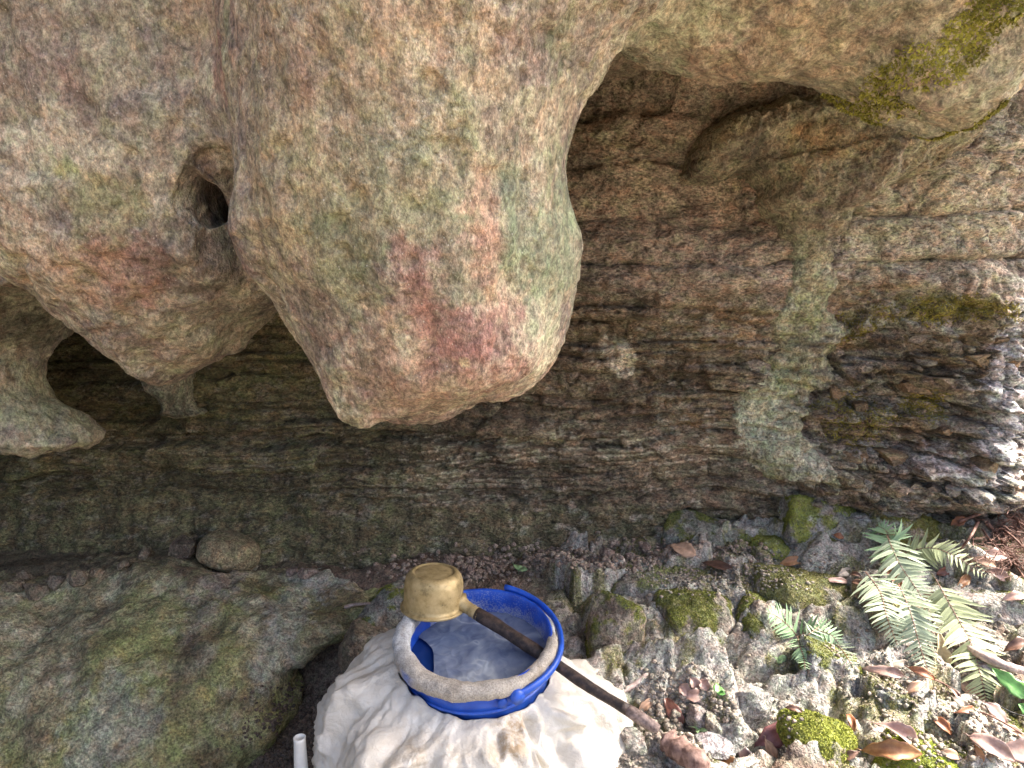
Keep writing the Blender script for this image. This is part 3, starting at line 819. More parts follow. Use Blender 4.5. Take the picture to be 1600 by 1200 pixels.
# mound on the left
def build_mound():
    out = [(-260, 900), (60, 905), (150, 888), (215, 872), (270, 874), (310, 890), (400, 905), (470, 900), (545, 905), (585, 925), (590, 960), (560, 985), (500, 1012), (445, 1035), (428, 1070), (436, 1100), (415, 1140), (380, 1180), (350, 1280), (-260, 1280)]
    F, lo, ax, ay, az = sdf_body(out, 1.66, .15, 1.25, 1.15, .485, .0066, .08)
    vs, q = vdb_mesh(F, lo, .0068)
    n = normals(vs, q)
    vs = vs + n * (.045 * fbm(vs, 4.5, 3, 905) + .022 * fbm(vs, 14, 3, 911) + .008 * fbm(vs, 50, 3, 912, .65))[:, None]
    p = vs
    col = np.tile(np.array([.22, .205, .14]), (len(p), 1))
    f1, f2 = fbm(p, 7, 5, 921, .6), fbm(p, 16, 5, 922, .65)
    col = mixc(col, np.array([.20, .21, .085]), sstep(-.1, .3, f1) * .75)
    col = mixc(col, np.array([.36, .35, .29]), sstep(.05, .4, f2) * .6)
    col = mixc(col, np.array([.12, .095, .065]), sstep(.1, .45, fbm(p, 11, 4, 931)) * .7)
    def pt(*a, **k):
        nonlocal col
        col = patch(col, p, *a, **k)
    col = col * np.array([1.3, 1.24, 1.1])
    pt(250, 920, 1.5, 60, 25, np.array([.06, .05, .035]), .7)
    pt(290, 965, 1.45, 45, 40, np.array([.30, .25, .23]), .7)
    pt(275, 1050, 1.35, 50, 60, np.array([.15, .125, .09]), .6)
    pt(180, 1040, 1.35, 90, 80, np.array([.25, .26, .11]), .6)
    pt(480, 960, 1.4, 90, 50, np.array([.36, .37, .37]), .75)
    pt(400, 1030, 1.35, 50, 70, np.array([.32, .33, .31]), .6)
    pt(130, 1170, 1.2, 90, 60, np.array([.36, .36, .30]), .6)
    pt(150, 910, 1.55, 150, 25, np.array([.12, .09, .06]), .6)
    o = link('rock_mound', np_mesh('rock_mound', vs, q, np.clip(col, .01, .9)), M_boulder)
    tag(o, 'broad algae-stained limestone mound on the floor left of the bucket', 'rock')
    def wf(pp, nn):
        return sstep(.1, .45, fbm(pp, 7, 5, 921, .6)) * sstep(.2, .6, nn[:, 2]) * .8
    pp, nn = sample_surface(vs, q, 16000, wf, 5)
    tufts(pp, nn, .003, (.15, .15, .05), o, seed=6)
    return o
mound = build_mound()
def wf0(p, n):
    q_ = p * np.array([1, 1, 0])
    return sstep(.10, .34, fbm(q_, 14, 5, 461, .6) + .3 * fbm(q_, 30, 4, 471, .7)) * .8
pp, nn = sample_surface(*GROUND_MOSS, 60000, wf0, 15)
tufts(pp, nn, .0035, (.23, .235, .075), ground, 'thin green-grey moss on the ledge', seed=16)

GB = (.25, .245, .225)
stone('boulder', 958, 1015, 1.37, (.072, .075, .10), (0, 8, 12), 21, 'moss-capped boulder just right of the bucket', base=(.26, .22, .17), moss=.5)
stone('boulder', 1085, 1000, 1.45, (.125, .10, .12), (-10, 4, -8), 22, 'large grey-brown boulder with green top behind the ladle handle', base=(.23, .20, .16), moss=.42)
stone('boulder', 1015, 925, 1.58, (.14, .10, .055), (-8, -3, 5), 23, 'flat pale lichen-covered rock behind the bucket', base=(.33, .33, .31), moss=.28, pale=.8, mossc=(.24, .26, .10))
stone('boulder', 1235, 935, 1.52, (.14, .11, .065), (-10, 4, 6), 24, 'moss-topped ledge rock above the small fern', base=(.27, .27, .25), moss=.6, mossc=(.25, .25, .08))
stone('boulder', 1195, 1015, 1.42, (.11, .10, .10), (-6, 8, -14), 25, 'grey boulder holding the small fern', base=(.24, .235, .20), moss=.45)
stone('boulder', 1292, 1045, 1.29, (.08, .06, .045), (4, 14, 10), 26, 'smooth grey slab under the small fern', base=(.27, .27, .27), moss=.12)
stone('boulder', 1372, 1000, 1.38, (.07, .08, .10), (0, 6, 4), 27, 'sandy lichen rock between the small fern and the big fern', base=(.30, .25, .18), moss=.35, mossc=(.27, .24, .10))
stone('boulder', 1392, 1120, 1.19, (.085, .06, .065), (6, 8, -6), 28, 'dark mossy block below the long pink leaf', base=(.24, .24, .24), moss=.45, mossc=(.24, .23, .09))
stone('boulder', 1548, 1142, 1.16, (.075, .05, .028), (4, 14, -8), 29, 'flat wedge-shaped grey stone near the lower right corner', base=(.30, .28, .27), moss=.1)
stone('boulder', 1545, 965, 1.45, (.14, .12, .085), (0, 4, -12), 30, 'pale layered rock beside the big fern', base=(.38, .35, .32), moss=.15, strata=.006, pale=.9)
stone('boulder', 1560, 1062, 1.30, (.13, .08, .055), (2, 8, -8), 31, 'low pale banded rock at the right edge', base=(.42, .38, .36), moss=.05, strata=.007, pale=.9)
stone('boulder', 1110, 845, 1.72, (.14, .06, .05), (0, 4, 0), 32, 'dark grey ledge stone at the foot of the wall', base=(.20, .20, .17), moss=.3, mossc=(.17, .19, .05))
stone('boulder', 1275, 815, 1.70, (.11, .07, .06), (0, 4, 8), 33, 'mossy ledge stone under the flowstone column', base=(.26, .26, .25), moss=.6, mossc=(.24, .27, .05))
stone('boulder', 1405, 835, 1.64, (.10, .07, .06), (0, 8, -6), 34, 'yellow-mossed ledge stone above the big fern', base=(.28, .27, .22), moss=.55, mossc=(.28, .26, .06))
stone('boulder', 1195, 862, 1.66, (.06, .05, .032), (0, 4, 20), 35, 'small blocky ledge stone with bright moss beneath the flowstone', base=(.22, .22, .20), moss=.5, mossc=(.26, .28, .06))
stone('boulder', 1310, 868, 1.62, (.075, .045, .035), (0, 6, -10), 36, 'dark angular ledge stone left of the big fern', base=(.20, .20, .20), moss=.3)
stone('boulder', 1275, 1164, 1.10, (.085, .065, .050), (8, 4, 6), 37, 'low stone wholly covered in bright green moss at the bottom edge', base=(.22, .24, .08), moss=.9, mossc=(.30, .33, .06), dens=150000, tsz=.005, angular=.3)
stone('boulder', 1430, 1192, 1.06, (.085, .06, .045), (6, 4, -8), 38, 'bright mossy stone under the curled orange leaf', base=(.26, .25, .20), moss=.55, mossc=(.27, .32, .04), dens=140000)
stone('boulder', 1510, 1190, 1.06, (.07, .05, .03), (0, 10, 0), 39, 'bluish grey stone at the bottom right', base=(.28, .28, .29), moss=.1)
stone('boulder', 575, 1010, 1.46, (.06, .07, .075), (0, 10, 10), 40, 'dark brown rock in the hollow left of the bucket', base=(.17, .14, .10))
stone('boulder', 640, 940, 1.52, (.10, .07, .05), (0, 4, 0), 44, 'grey rock behind the ladle cup', base=(.26, .25, .22), moss=.1, pale=.6)
stone('boulder', 1470, 795, 1.72, (.12, .06, .06), (0, 4, 4), 45, 'low greenish rock below the bright right end of the wall', base=(.24, .23, .17), moss=.3, mossc=(.25, .25, .07))
stone('boulder', 1580, 820, 1.66, (.10, .06, .05), (0, 4, 4), 46, 'shaded rock behind the root tangle', base=(.22, .20, .15), moss=.2)

# ------------------------------------------------------------------ what can be stood on
bpy.context.view_layer.update()
_dg = bpy.context.evaluated_depsgraph_get()
_bvh = [(BVHTree.FromObject(o, _dg), Vector(o.location)) for o in C.objects if o.type == 'MESH' and o.name.split('.')[0] in ('rock_overhang', 'rock_wall', 'ground', 'rock_mound', 'boulder', 'flowstone')]
CAM = Vector((0, 0, CAMZ))
def cast(org, d):
    best = None
    for b, off in _bvh:
        r = b.ray_cast(org - off, d, 20)
        if r[0] is not None and (best is None or r[3] < best[2]): best = (r[0] + off, r[1], r[3])
    return best
def hit(px, py):
    d = Vector(P(px, py, 1.0)) - CAM; d.normalize()
    r = cast(CAM, d)
    n = r[1]
    if n.dot(d) > 0: n = -n
    return r[0], n
def ray_dir(px, py): return (Vector(P(px, py, 1.0)) - CAM).normalized()
def drop(x, y, z=1.0):
    r = cast(Vector((x, y, z)), Vector((0, 0, -1)))
    return r[0], r[1]

# ------------------------------------------------------------------ simple shapes
def lathe(prof, seg=64, jit=None, a0=0, a1=2 * math.pi):
    prof = np.array(prof); n = len(prof); full = abs(a1 - a0 - 2 * math.pi) < 1e-6
    an = np.linspace(a0, a1, seg, endpoint=not full)
    r = prof[:, 0][None, :] + 0 * an[:, None]; z = prof[:, 1][None, :] + 0 * an[:, None]
    v = np.stack([r * np.cos(an)[:, None], r * np.sin(an)[:, None], z], -1)
    q = []
    for i in range(seg if full else seg - 1):
        j = (i + 1) % seg
        for k in range(n - 1): q.append((i * n + k, j * n + k, j * n + k + 1, i * n + k + 1))
    return v.reshape(-1, 3), np.array(q)
def tube(pts, rad, seg=10, cap=True, wob=0, seed=0):
    pts = [Vector(p) for p in pts]; n = len(pts); r_ = random.Random(seed)
    if not hasattr(rad, '__len__'): rad = [rad] * n
    v, q = [], []; up = Vector((.3, .2, 1)).normalized()
    for i, p in enumerate(pts):
        t = (pts[min(i + 1, n - 1)] - pts[max(i - 1, 0)]).normalized()
        a = t.cross(up).normalized() if abs(t.dot(up)) < .98 else t.cross(Vector((1, 0, 0))).normalized()
        b = t.cross(a)
        for k in range(seg):
            an = 2 * math.pi * k / seg; rr = rad[i] * (1 + wob * r_.uniform(-1, 1))
            v.append(p + (a * math.cos(an) + b * math.sin(an)) * rr)
    for i in range(n - 1):
        for k in range(seg): q.append((i * seg + k, i * seg + (k + 1) % seg, (i + 1) * seg + (k + 1) % seg, (i + 1) * seg + k))
    if cap:
        for i, s in ((0, 1), (n - 1, -1)):
            c = len(v); v.append(pts[i])
            for k in range(seg):
                a, b = i * seg + k, i * seg + (k + 1) % seg
                q.append((c, b, a, a) if s > 0 else (c, a, b, b))
    return np.array([tuple(x) for x in v]), q
def poly_mesh(name, v, q, mat, parent=None, smooth=True, col=None):
    me = bpy.data.meshes.new(name)
    fs = [tuple(dict.fromkeys(int(i) for i in f)) for f in q]
    me.from_pydata([tuple(map(float, x)) for x in v], [], fs); me.update()
    if smooth: me.polygons.foreach_set('use_smooth', np.ones(len(me.polygons), bool))
    if col is not None:
        a = me.color_attributes.new('Col', 'FLOAT_COLOR', 'POINT'); c4 = np.ones((len(v), 4), np.float32); c4[:, :3] = col; a.data.foreach_set('color', c4.ravel())
    return link(name, me, mat, parent)

# ------------------------------------------------------------------ materials of the things
def simple_mat(name, c, rough=.5, metal=0, ns=60, var=.25, bump=.0, bs=200, c2=None, lo=.4, hi=.62, spec=.5):
    m, t, b = new_mat(name); L = t.links.new
    tc = N(t, 'ShaderNodeTexCoord'); n1 = N(t, 'ShaderNodeTexNoise', i_Scale=ns, i_Detail=5.0, i_Roughness=.62); L(tc.outputs['Object'], n1.inputs['Vector'])
    c2 = c2 or tuple(x * (1 - var) for x in c)
    L(ramp(t, n1.outputs[0], [(lo, c2), (hi, c)]), b.inputs['Base Color'])
    b.inputs['Roughness'].default_value = rough; b.inputs['Metallic'].default_value = metal; b.inputs['Specular IOR Level'].default_value = spec
    if bump:
        n2 = N(t, 'ShaderNodeTexNoise', i_Scale=bs, i_Detail=4.0); L(tc.outputs['Object'], n2.inputs['Vector'])
        bp = N(t, 'ShaderNodeBump', i_Strength=.8, i_Distance=bump); L(n2.outputs[0], bp.inputs['Height']); L(bp.outputs[0], b.inputs['Normal'])
    return m
BLUE = (.012, .075, .48)
def blue_plastic():
    m, t, b = new_mat('blue_plastic'); L = t.links.new
    tc = N(t, 'ShaderNodeTexCoord'); n1 = N(t, 'ShaderNodeTexNoise', i_Scale=40.0, i_Detail=5.0); L(tc.outputs['Object'], n1.inputs['Vector'])
    c = ramp(t, n1.outputs[0], [(.35, (.010, .055, .38)), (.65, (.02, .10, .56))])
    # lime scale: grains, denser towards the water line
    v = N(t, 'ShaderNodeTexVoronoi', i_Scale=300.0); L(tc.outputs['Object'], v.inputs['Vector'])
    at = N(t, 'ShaderNodeAttribute', attribute_name='Col')
    sp = N(t, 'ShaderNodeSeparateColor'); L(at.outputs['Color'], sp.inputs[0])
    n2 = N(t, 'ShaderNodeTexNoise', i_Scale=26.0, i_Detail=6.0, i_Roughness=.7); L(tc.outputs['Object'], n2.inputs['Vector'])
    a = N(t, 'ShaderNodeMath', operation='MULTIPLY_ADD'); L(n2.outputs[0], a.inputs[0]); a.inputs[1].default_value = 1.5; a.inputs[2].default_value = -.75
    a2 = N(t, 'ShaderNodeMath', operation='ADD'); L(a.outputs[0], a2.inputs[0]); L(sp.outputs[0], a2.inputs[1])
    vd = N(t, 'ShaderNodeMath', operation='MULTIPLY_ADD'); L(v.outputs['Distance'], vd.inputs[0]); vd.inputs[1].default_value = -.75; L(a2.outputs[0], vd.inputs[2])
    f = ramp(t, vd.outputs[0], [(.02, g3(0.0)), (.75, g3(.85))])
    c = mul(t, c, (.50, .53, .56), f, 'MIX')
    L(c, b.inputs['Base Color']); b.inputs['Roughness'].default_value = .38
    rr = N(t, 'ShaderNodeMapRange', i_3=.35, i_4=.8); L(f, rr.inputs[0]); L(rr.outputs[0], b.inputs['Roughness'])
    return m
M_blue = blue_plastic()
M_blue2 = simple_mat('blue_handle', (.018, .10, .55), .35, ns=50, var=.3)
def crust_mat():
    m, t, b = new_mat('lime_crust'); L = t.links.new
    tc = N(t, 'ShaderNodeTexCoord'); at = N(t, 'ShaderNodeAttribute', attribute_name='Col')
    n1 = N(t, 'ShaderNodeTexNoise', i_Scale=70.0, i_Detail=7.0, i_Roughness=.72); L(tc.outputs['Object'], n1.inputs['Vector'])
    n2 = N(t, 'ShaderNodeTexNoise', i_Scale=420.0, i_Detail=3.0); L(tc.outputs['Object'], n2.inputs['Vector'])
    c = mul(t, at.outputs['Color'], ramp(t, n1.outputs[0], [(.3, g3(.68)), (.7, g3(1.2))]))
    c = mul(t, c, ramp(t, n2.outputs[0], [(.35, g3(.7)), (.65, g3(1.15))]))
    L(c, b.inputs['Base Color']); b.inputs['Roughness'].default_value = .85
    s = N(t, 'ShaderNodeMath', operation='MULTIPLY_ADD'); L(n2.outputs[0], s.inputs[0]); s.inputs[1].default_value = .5; L(n1.outputs[0], s.inputs[2])
    bp = N(t, 'ShaderNodeBump', i_Strength=.7, i_Distance=.004); L(s.outputs[0], bp.inputs['Height']); L(bp.outputs[0], b.inputs['Normal'])
    return m
M_crust = crust_mat()
M_water, t_, b_ = new_mat('bucket_water'); b_.inputs['Base Color'].default_value = (.010, .035, .16, 1); b_.inputs['Roughness'].default_value = .04; b_.inputs['IOR'].default_value = 1.33
def film_mat():
    m, t, b = new_mat('mineral_film'); L = t.links.new
    tc = N(t, 'ShaderNodeTexCoord'); 
    n0 = N(t, 'ShaderNodeTexNoise', i_Scale=9.0, i_Detail=3.0); L(tc.outputs['Object'], n0.inputs['Vector'])
    wv = N(t, 'ShaderNodeVectorMath', operation='MULTIPLY_ADD'); L(n0.outputs['Color'], wv.inputs[0]); wv.inputs[1].default_value = (.09,) * 3; L(tc.outputs['Object'], wv.inputs[2])
    n1 = N(t, 'ShaderNodeTexNoise', i_Scale=6.0, i_Detail=3.5, i_Roughness=.5, i_Distortion=.6); L(wv.outputs[0], n1.inputs['Vector'])
    n3 = N(t, 'ShaderNodeTexNoise', i_Scale=34.0, i_Detail=5.0, i_Roughness=.6, i_Distortion=1.5); L(wv.outputs[0], n3.inputs['Vector'])
    ab = N(t, 'ShaderNodeMath', operation='SUBTRACT'); L(n1.outputs[0], ab.inputs[0]); ab.inputs[1].default_value = .5
    ab2 = N(t, 'ShaderNodeMath', operation='ABSOLUTE'); L(ab.outputs[0], ab2.inputs[0])
    fil = ramp(t, ab2.outputs[0], [(0.0, g3(1.0)), (.02, g3(.3)), (.06, g3(0.0))])
    c = ramp(t, n3.outputs[0], [(.3, (.10, .135, .23)), (.5, (.155, .195, .29)), (.68, (.22, .26, .34))])
    c = mul(t, c, (.36, .41, .48), fil, 'MIX')
    L(c, b.inputs['Base Color']); b.inputs['Roughness'].default_value = .32
    bp = N(t, 'ShaderNodeBump', i_Strength=.5, i_Distance=.004); L(n1.outputs[0], bp.inputs['Height']); L(bp.outputs[0], b.inputs['Normal'])
    return m
M_film = film_mat()
def brass_mat():
    m, t, b = new_mat('tarnished_brass'); L = t.links.new
    tc = N(t, 'ShaderNodeTexCoord'); n1 = N(t, 'ShaderNodeTexNoise', i_Scale=45.0, i_Detail=6.0, i_Roughness=.65); L(tc.outputs['Object'], n1.inputs['Vector'])
    n2 = N(t, 'ShaderNodeTexNoise', i_Scale=130.0, i_Detail=4.0, i_Roughness=.7); L(tc.outputs['Object'], n2.inputs['Vector'])
    c = ramp(t, n1.outputs[0], [(.3, (.19, .14, .06)), (.48, (.42, .32, .15)), (.7, (.56, .44, .24))])
    c = mul(t, c, (.10, .085, .05), ramp(t, n2.outputs[0], [(.60, g3(0.0)), (.72, g3(.8))]), 'MIX')
    L(c, b.inputs['Base Color']); b.inputs['Metallic'].default_value = .4
    L(ramp(t, n1.outputs[0], [(.3, g3(.62)), (.7, g3(.42))]), b.inputs['Roughness'])
    bp = N(t, 'ShaderNodeBump', i_Strength=.35, i_Distance=.0015); L(n1.outputs[0], bp.inputs['Height']); L(bp.outputs[0], b.inputs['Normal'])
    return m
M_brass = brass_mat()
M_stick = simple_mat('dark_wood', (.085, .055, .042), .6, ns=90, c2=(.018, .012, .010), bump=.002, bs=140, lo=.4, hi=.68)
M_stick2 = simple_mat('worn_wood', (.33, .25, .22), .8, ns=120, c2=(.12, .085, .075), bump=.002, bs=160)
def sheet_mat():
    m, t, b = new_mat('white_sheeting'); L = t.links.new
    tc = N(t, 'ShaderNodeTexCoord'); n1 = N(t, 'ShaderNodeTexNoise', i_Scale=26.0, i_Detail=7.0, i_Roughness=.75); L(tc.outputs['Object'], n1.inputs['Vector'])
    n2 = N(t, 'ShaderNodeTexNoise', i_Scale=9.0, i_Detail=4.0, i_Roughness=.6); L(tc.outputs['Object'], n2.inputs['Vector'])
    n3 = N(t, 'ShaderNodeTexNoise', i_Scale=70.0, i_Detail=5.0, i_Roughness=.6, i_Distortion=.6); L(tc.outputs['Object'], n3.inputs['Vector'])
    at = N(t, 'ShaderNodeAttribute', attribute_name='Col'); sp = N(t, 'ShaderNodeSeparateColor'); L(at.outputs['Color'], sp.inputs[0])
    c = ramp(t, n2.outputs[0], [(.35, (.60, .56, .48)), (.65, (.70, .675, .61))])
    d = N(t, 'ShaderNodeMath', operation='MULTIPLY'); L(ramp(t, n1.outputs[0], [(.44, g3(0.0)), (.60, g3(1.0))]), d.inputs[0]); L(sp.outputs[0], d.inputs[1])
    c = mul(t, c, (.36, .26, .15), d.outputs[0], 'MIX')
    L(c, b.inputs['Base Color']); b.inputs['Roughness'].default_value = .45
    b.inputs['Subsurface Weight'].default_value = .12; b.inputs['Subsurface Radius'].default_value = (.02, .02, .02)
    cr_ = N(t, 'ShaderNodeTexNoise', i_Scale=22.0, i_Detail=4.0, i_Roughness=.55, i_Distortion=.7); L(tc.outputs['Object'], cr_.inputs['Vector'])
    c1 = N(t, 'ShaderNodeMath', operation='SUBTRACT'); L(cr_.outputs[0], c1.inputs[0]); c1.inputs[1].default_value = .5
    c2 = N(t, 'ShaderNodeMath', operation='ABSOLUTE'); L(c1.outputs[0], c2.inputs[0])
    c3 = N(t, 'ShaderNodeMath', operation='MULTIPLY_ADD'); L(c2.outputs[0], c3.inputs[0]); c3.inputs[1].default_value = 2.5; L(n3.outputs[0], c3.inputs[2])
    bp = N(t, 'ShaderNodeBump', i_Strength=.5, i_Distance=.006); L(c3.outputs[0], bp.inputs['Height']); L(bp.outputs[0], b.inputs['Normal'])
    return m
M_sheet = sheet_mat()
M_white = simple_mat('white_plastic', (.78, .77, .72), .45, ns=30, var=.12)

# ------------------------------------------------------------------ bucket
BH = .275
RC = P(745, 990, 1.10)                         # middle of the rim
BT = Euler((R(9), R(-1.5), 0)).to_matrix().to_4x4()
bucket = empty('bucket', (0, 0, 0), 'blue plastic bucket with lime-crusted rim standing wrapped in white sheeting', 'bucket')
bucket.matrix_world = Matrix.Translation(Vector(RC)) @ BT @ Matrix.Translation((0, 0, -BH))
bpy.context.view_layer.update()
def bpart(name, v, q, mat, parent=None, col=None):
    o = poly_mesh(name, v, q, mat, parent or bucket, True, col); return o
RR = .132
prof = [(0, 0), (.108, 0), (.112, .004), (.1135, .02), (.128, BH - .05), (.131, BH - .048), (.1325, BH - .03), (.131, BH - .01), (.134, BH - .002), (.131, BH + .003), (.1265, BH), (.125, BH - .02), (.122, BH - .06), (.1105, .02), (.106, .006), (0, .005)]
v, q = lathe(prof, 96)
scale = np.zeros(len(v))
inside = (np.hypot(v[:, 0], v[:, 1]) < .1275) & (v[:, 2] > .01)
scale = np.where(inside, .30 + 3.0 * np.clip((BH - .012 - v[:, 2]) / .05, 0, 1) * .28, 0)
left = np.cos(np.arctan2(v[:, 1], v[:, 0]) - R(205)) > .45
scale = np.where(inside & left, -.4, scale)
bpart('body', v, q, M_blue, col=np.repeat(scale[:, None], 3, 1))
# crust over the rim, thick on the left and in front
na, nk = 180, 18
an = np.linspace(R(108), R(392), na); v = []
for i, a in enumerate(an):
    e = min(1, (i / 14) ** .6, ((na - 1 - i) / 26) ** .6)
    fat = .0085 + .0075 * max(0, math.cos(a - R(215))) ** .8
    for k in range(nk):
        b = 2 * math.pi * k / nk
        rr = (RR + .001) + (fat * (1.15 if math.cos(b) < 0 else 1.0)) * math.cos(b) * e; zz = BH - .004 + fat * .78 * math.sin(b) * e - (.006 if math.sin(b) < -.2 else 0) * e
        v.append((rr * math.cos(a), rr * math.sin(a), zz))
v = np.array(v); q = [(i * nk + k, (i + 1) * nk + k, (i + 1) * nk + (k + 1) % nk, i * nk + (k + 1) % nk) for i in range(na - 1) for k in range(nk)]
q += [tuple(range(nk - 1, -1, -1)), tuple((na - 1) * nk + k for k in range(nk))]
nn = v - np.stack([RR * np.cos(np.arctan2(v[:, 1], v[:, 0])), RR * np.sin(np.arctan2(v[:, 1], v[:, 0])), np.full(len(v), BH)], 1)
nn /= np.linalg.norm(nn, axis=1, keepdims=True) + 1e-9
v = v + nn * (.0042 * fbm(v, 30, 3, 51) + .0020 * fbm(v, 110, 3, 52))[:, None]
ang = np.arctan2(v[:, 1], v[:, 0]) % (2 * math.pi)
ct = np.tile(np.array([.47, .43, .37]), (len(v), 1))
ct = mixc(ct, np.array([.52, .56, .60]), sstep(R(235), R(180), ang) * .8)
ct = mixc(ct, np.array([.10, .20, .62]), sstep(.35, .5, fbm(v, 12, 3, 57)) * .0 + np.exp(-((ang - R(222)) / .10) ** 2) * (v[:, 2] < BH + .002) * .75)
ct = mixc(ct, np.array([.30, .25, .19]), sstep(.1, .4, fbm(v, 30, 4, 58)) * .5)
bpart('lime_crust', v, q, M_crust, col=ct)
# water and the film on it
wl = BH - .047; wr = .1225
v, q = lathe([(0, wl), (.06, wl), (wr, wl)], 72)
bpart('water', v, q, M_water)
nf, ng = 120, 110; cxy = (-.178, -.030); cr = .104; v = []
for i, y in enumerate(np.linspace(-wr * .998, wr * .998, nf)):
    xr = math.sqrt(max(0, wr * wr - y * y)); xl = -xr
    if abs(y - cxy[1]) < cr: xl = max(xl, cxy[0] + math.sqrt(cr * cr - (y - cxy[1]) ** 2) + .0015 * math.sin(90 * y))
    xl = min(xl, xr)
    for j in range(ng): v.append((xl + (xr - xl) * j / (ng - 1), y, wl + .0012))
q = [(i * ng + j, i * ng + j + 1, (i + 1) * ng + j + 1, (i + 1) * ng + j) for i in range(nf - 1) for j in range(ng - 1)]
v = np.array(v)
wvp = v + .02 * np.stack([noise(v, 30, 1), noise(v, 30, 2), 0 * v[:, 0]], 1)
v[:, 2] += .0022 * (1 + fbm(wvp, 26, 3, 61, ridged=True)) + .001 * (1 + noise(v, 80, 5))
bpart('mineral_film', v, q, M_film)
# bail handle folded down along the right side, and its lug
pts = []
for k in range(40):
    a = R(-62) + R(132) * k / 39
    e = math.sin(math.pi * k / 39)
    pts.append(((RR + .010 + .006 * e) * math.cos(a), (RR + .010 + .006 * e) * math.sin(a), BH - .020 - .002 * e + .016 * (k / 39)))
v, q = tube(pts, .0052, 8); v = np.array(v)
c0 = np.array([0, 0, BH - .012]); v[:, 2] = BH - .015 + (v[:, 2] - (BH - .015)) * 1.5
hd = bpart('handle', v, q, M_blue2)
v, q = tube([((RR + .002) * math.cos(R(-62)), (RR + .002) * math.sin(R(-62)), BH - .02), ((RR + .020) * math.cos(R(-62)), (RR + .020) * math.sin(R(-62)), BH - .02)], .0115, 16)
lug = bpart('handle_lug', v, q, M_blue2)
v, q = tube([((RR + .000) * math.cos(R(-70)), (RR + .0) * math.sin(R(-70)), BH - .03), ((RR + .010) * math.cos(R(-71)), (RR + .010) * math.sin(R(-71)), BH - .03)], .009, 6)
bpart('rib', v, q, M_blue2)
for zz, r0 in ((BH - .05, .1295),):
    v, q = lathe([(r0, zz - .003), (r0 + .0035, zz - .002), (r0 + .0035, zz + .002), (r0, zz + .003)], 96)
    bpart('stiffening_ring', v, q, M_blue2)

# ------------------------------------------------------------------ ladle lying across the bucket
CU = P(677, 948, 1.185)                         # middle of the cup's mouth (turned down)
ladle = empty('ladle', tuple(CU), 'brass-coloured ladle turned upside down across the bucket with dark wooden handle', 'ladle')
ladle.rotation_euler = (R(-2), R(2), 0)
CRd, CHt = .0485, .067
ladle_k = 1.0
prof = [(CRd + .003, -.001), (CRd + .0045, .0002), (CRd + .0045, .0022), (CRd + .003, .0034), (CRd - .0005, .0042), (CRd - .001, .010), (CRd - .001, .030), (CRd - .0016, .042), (CRd - .004, .051), (CRd - .009, .0575), (CRd - .0135, .0598), (CRd - .0160, .0596), (CRd - .0172, .0580), (CRd - .0185, .0580), (CRd - .021, .0588), (0.012, .0592), (0, .0592)]
v, q = lathe(prof, 72); v = np.array(v)
v *= 1.17; v += (.0007 * fbm(v, 30, 3, 71))[:, None] * v / (np.linalg.norm(v, axis=1, keepdims=True) + 1e-6)
cup = poly_mesh('cup', v, q, M_brass, ladle)
v, q = lathe([(CRd + .0025, -.0015), (CRd - .003, .006), (CRd - .003, .03), (CRd - .010, .056), (0, .059)], 48); v = np.array(v) * 1.17
poly_mesh('inner_wall', v, [f[::-1] for f in q], M_brass, cup)
# dark chip in the base
a_ = Vector(P(733, 951, 1.165)); e_ = Vector(P(1030, 1141, .962)); dirv = (e_ - a_).normalized()
def lad(name, pts, rad, mat, seg=14, wob=0, seed=0, par=None):
    v, q = tube(pts, rad, seg, True, wob, seed)
    o = poly_mesh(name, v, q, mat, None); o.parent = par or ladle
    bpy.context.view_layer.update(); o.matrix_parent_inverse = ladle.matrix_world.inverted() if par is None else (par.matrix_world.inverted())
    return o
bpy.context.view_layer.update()
s0 = a_ - dirv * .022
fr = lad('socket', [s0 + dirv * t for t in (0, .006, .014, .022, .026, .030, .034, .038, .042, .046)], [.020, .0145, .0118, .0112, .0105, .0122, .0105, .0122, .0105, .0118], M_brass, 20)
bpy.context.view_layer.update()
stickn = 40; Lh = (e_ - a_).length
pts, rad = [], []
for k in range(stickn):
    t = k / (stickn - 1); p_ = a_ + dirv * (.018 + t * (Lh - .018))
    p_ = p_ + Vector((0, 0, .0018 * math.sin(t * 7) - .004 * math.sin(math.pi * t) * 0)) + Vector((.0008 * math.sin(t * 17), 0, 0))
    pts.append(p_); rad.append(.0104 + .0014 * math.sin(t * 5 + 1) + .0006 * math.sin(t * 23))
cut = 33
lad('handle', pts[:cut + 1], rad[:cut + 1], M_stick, 14, .03, 3)
rad[-1] = .006
lad('worn_handle_end', pts[cut:], [r * 1.003 for r in rad[cut:]], M_stick2, 14, .04, 4)

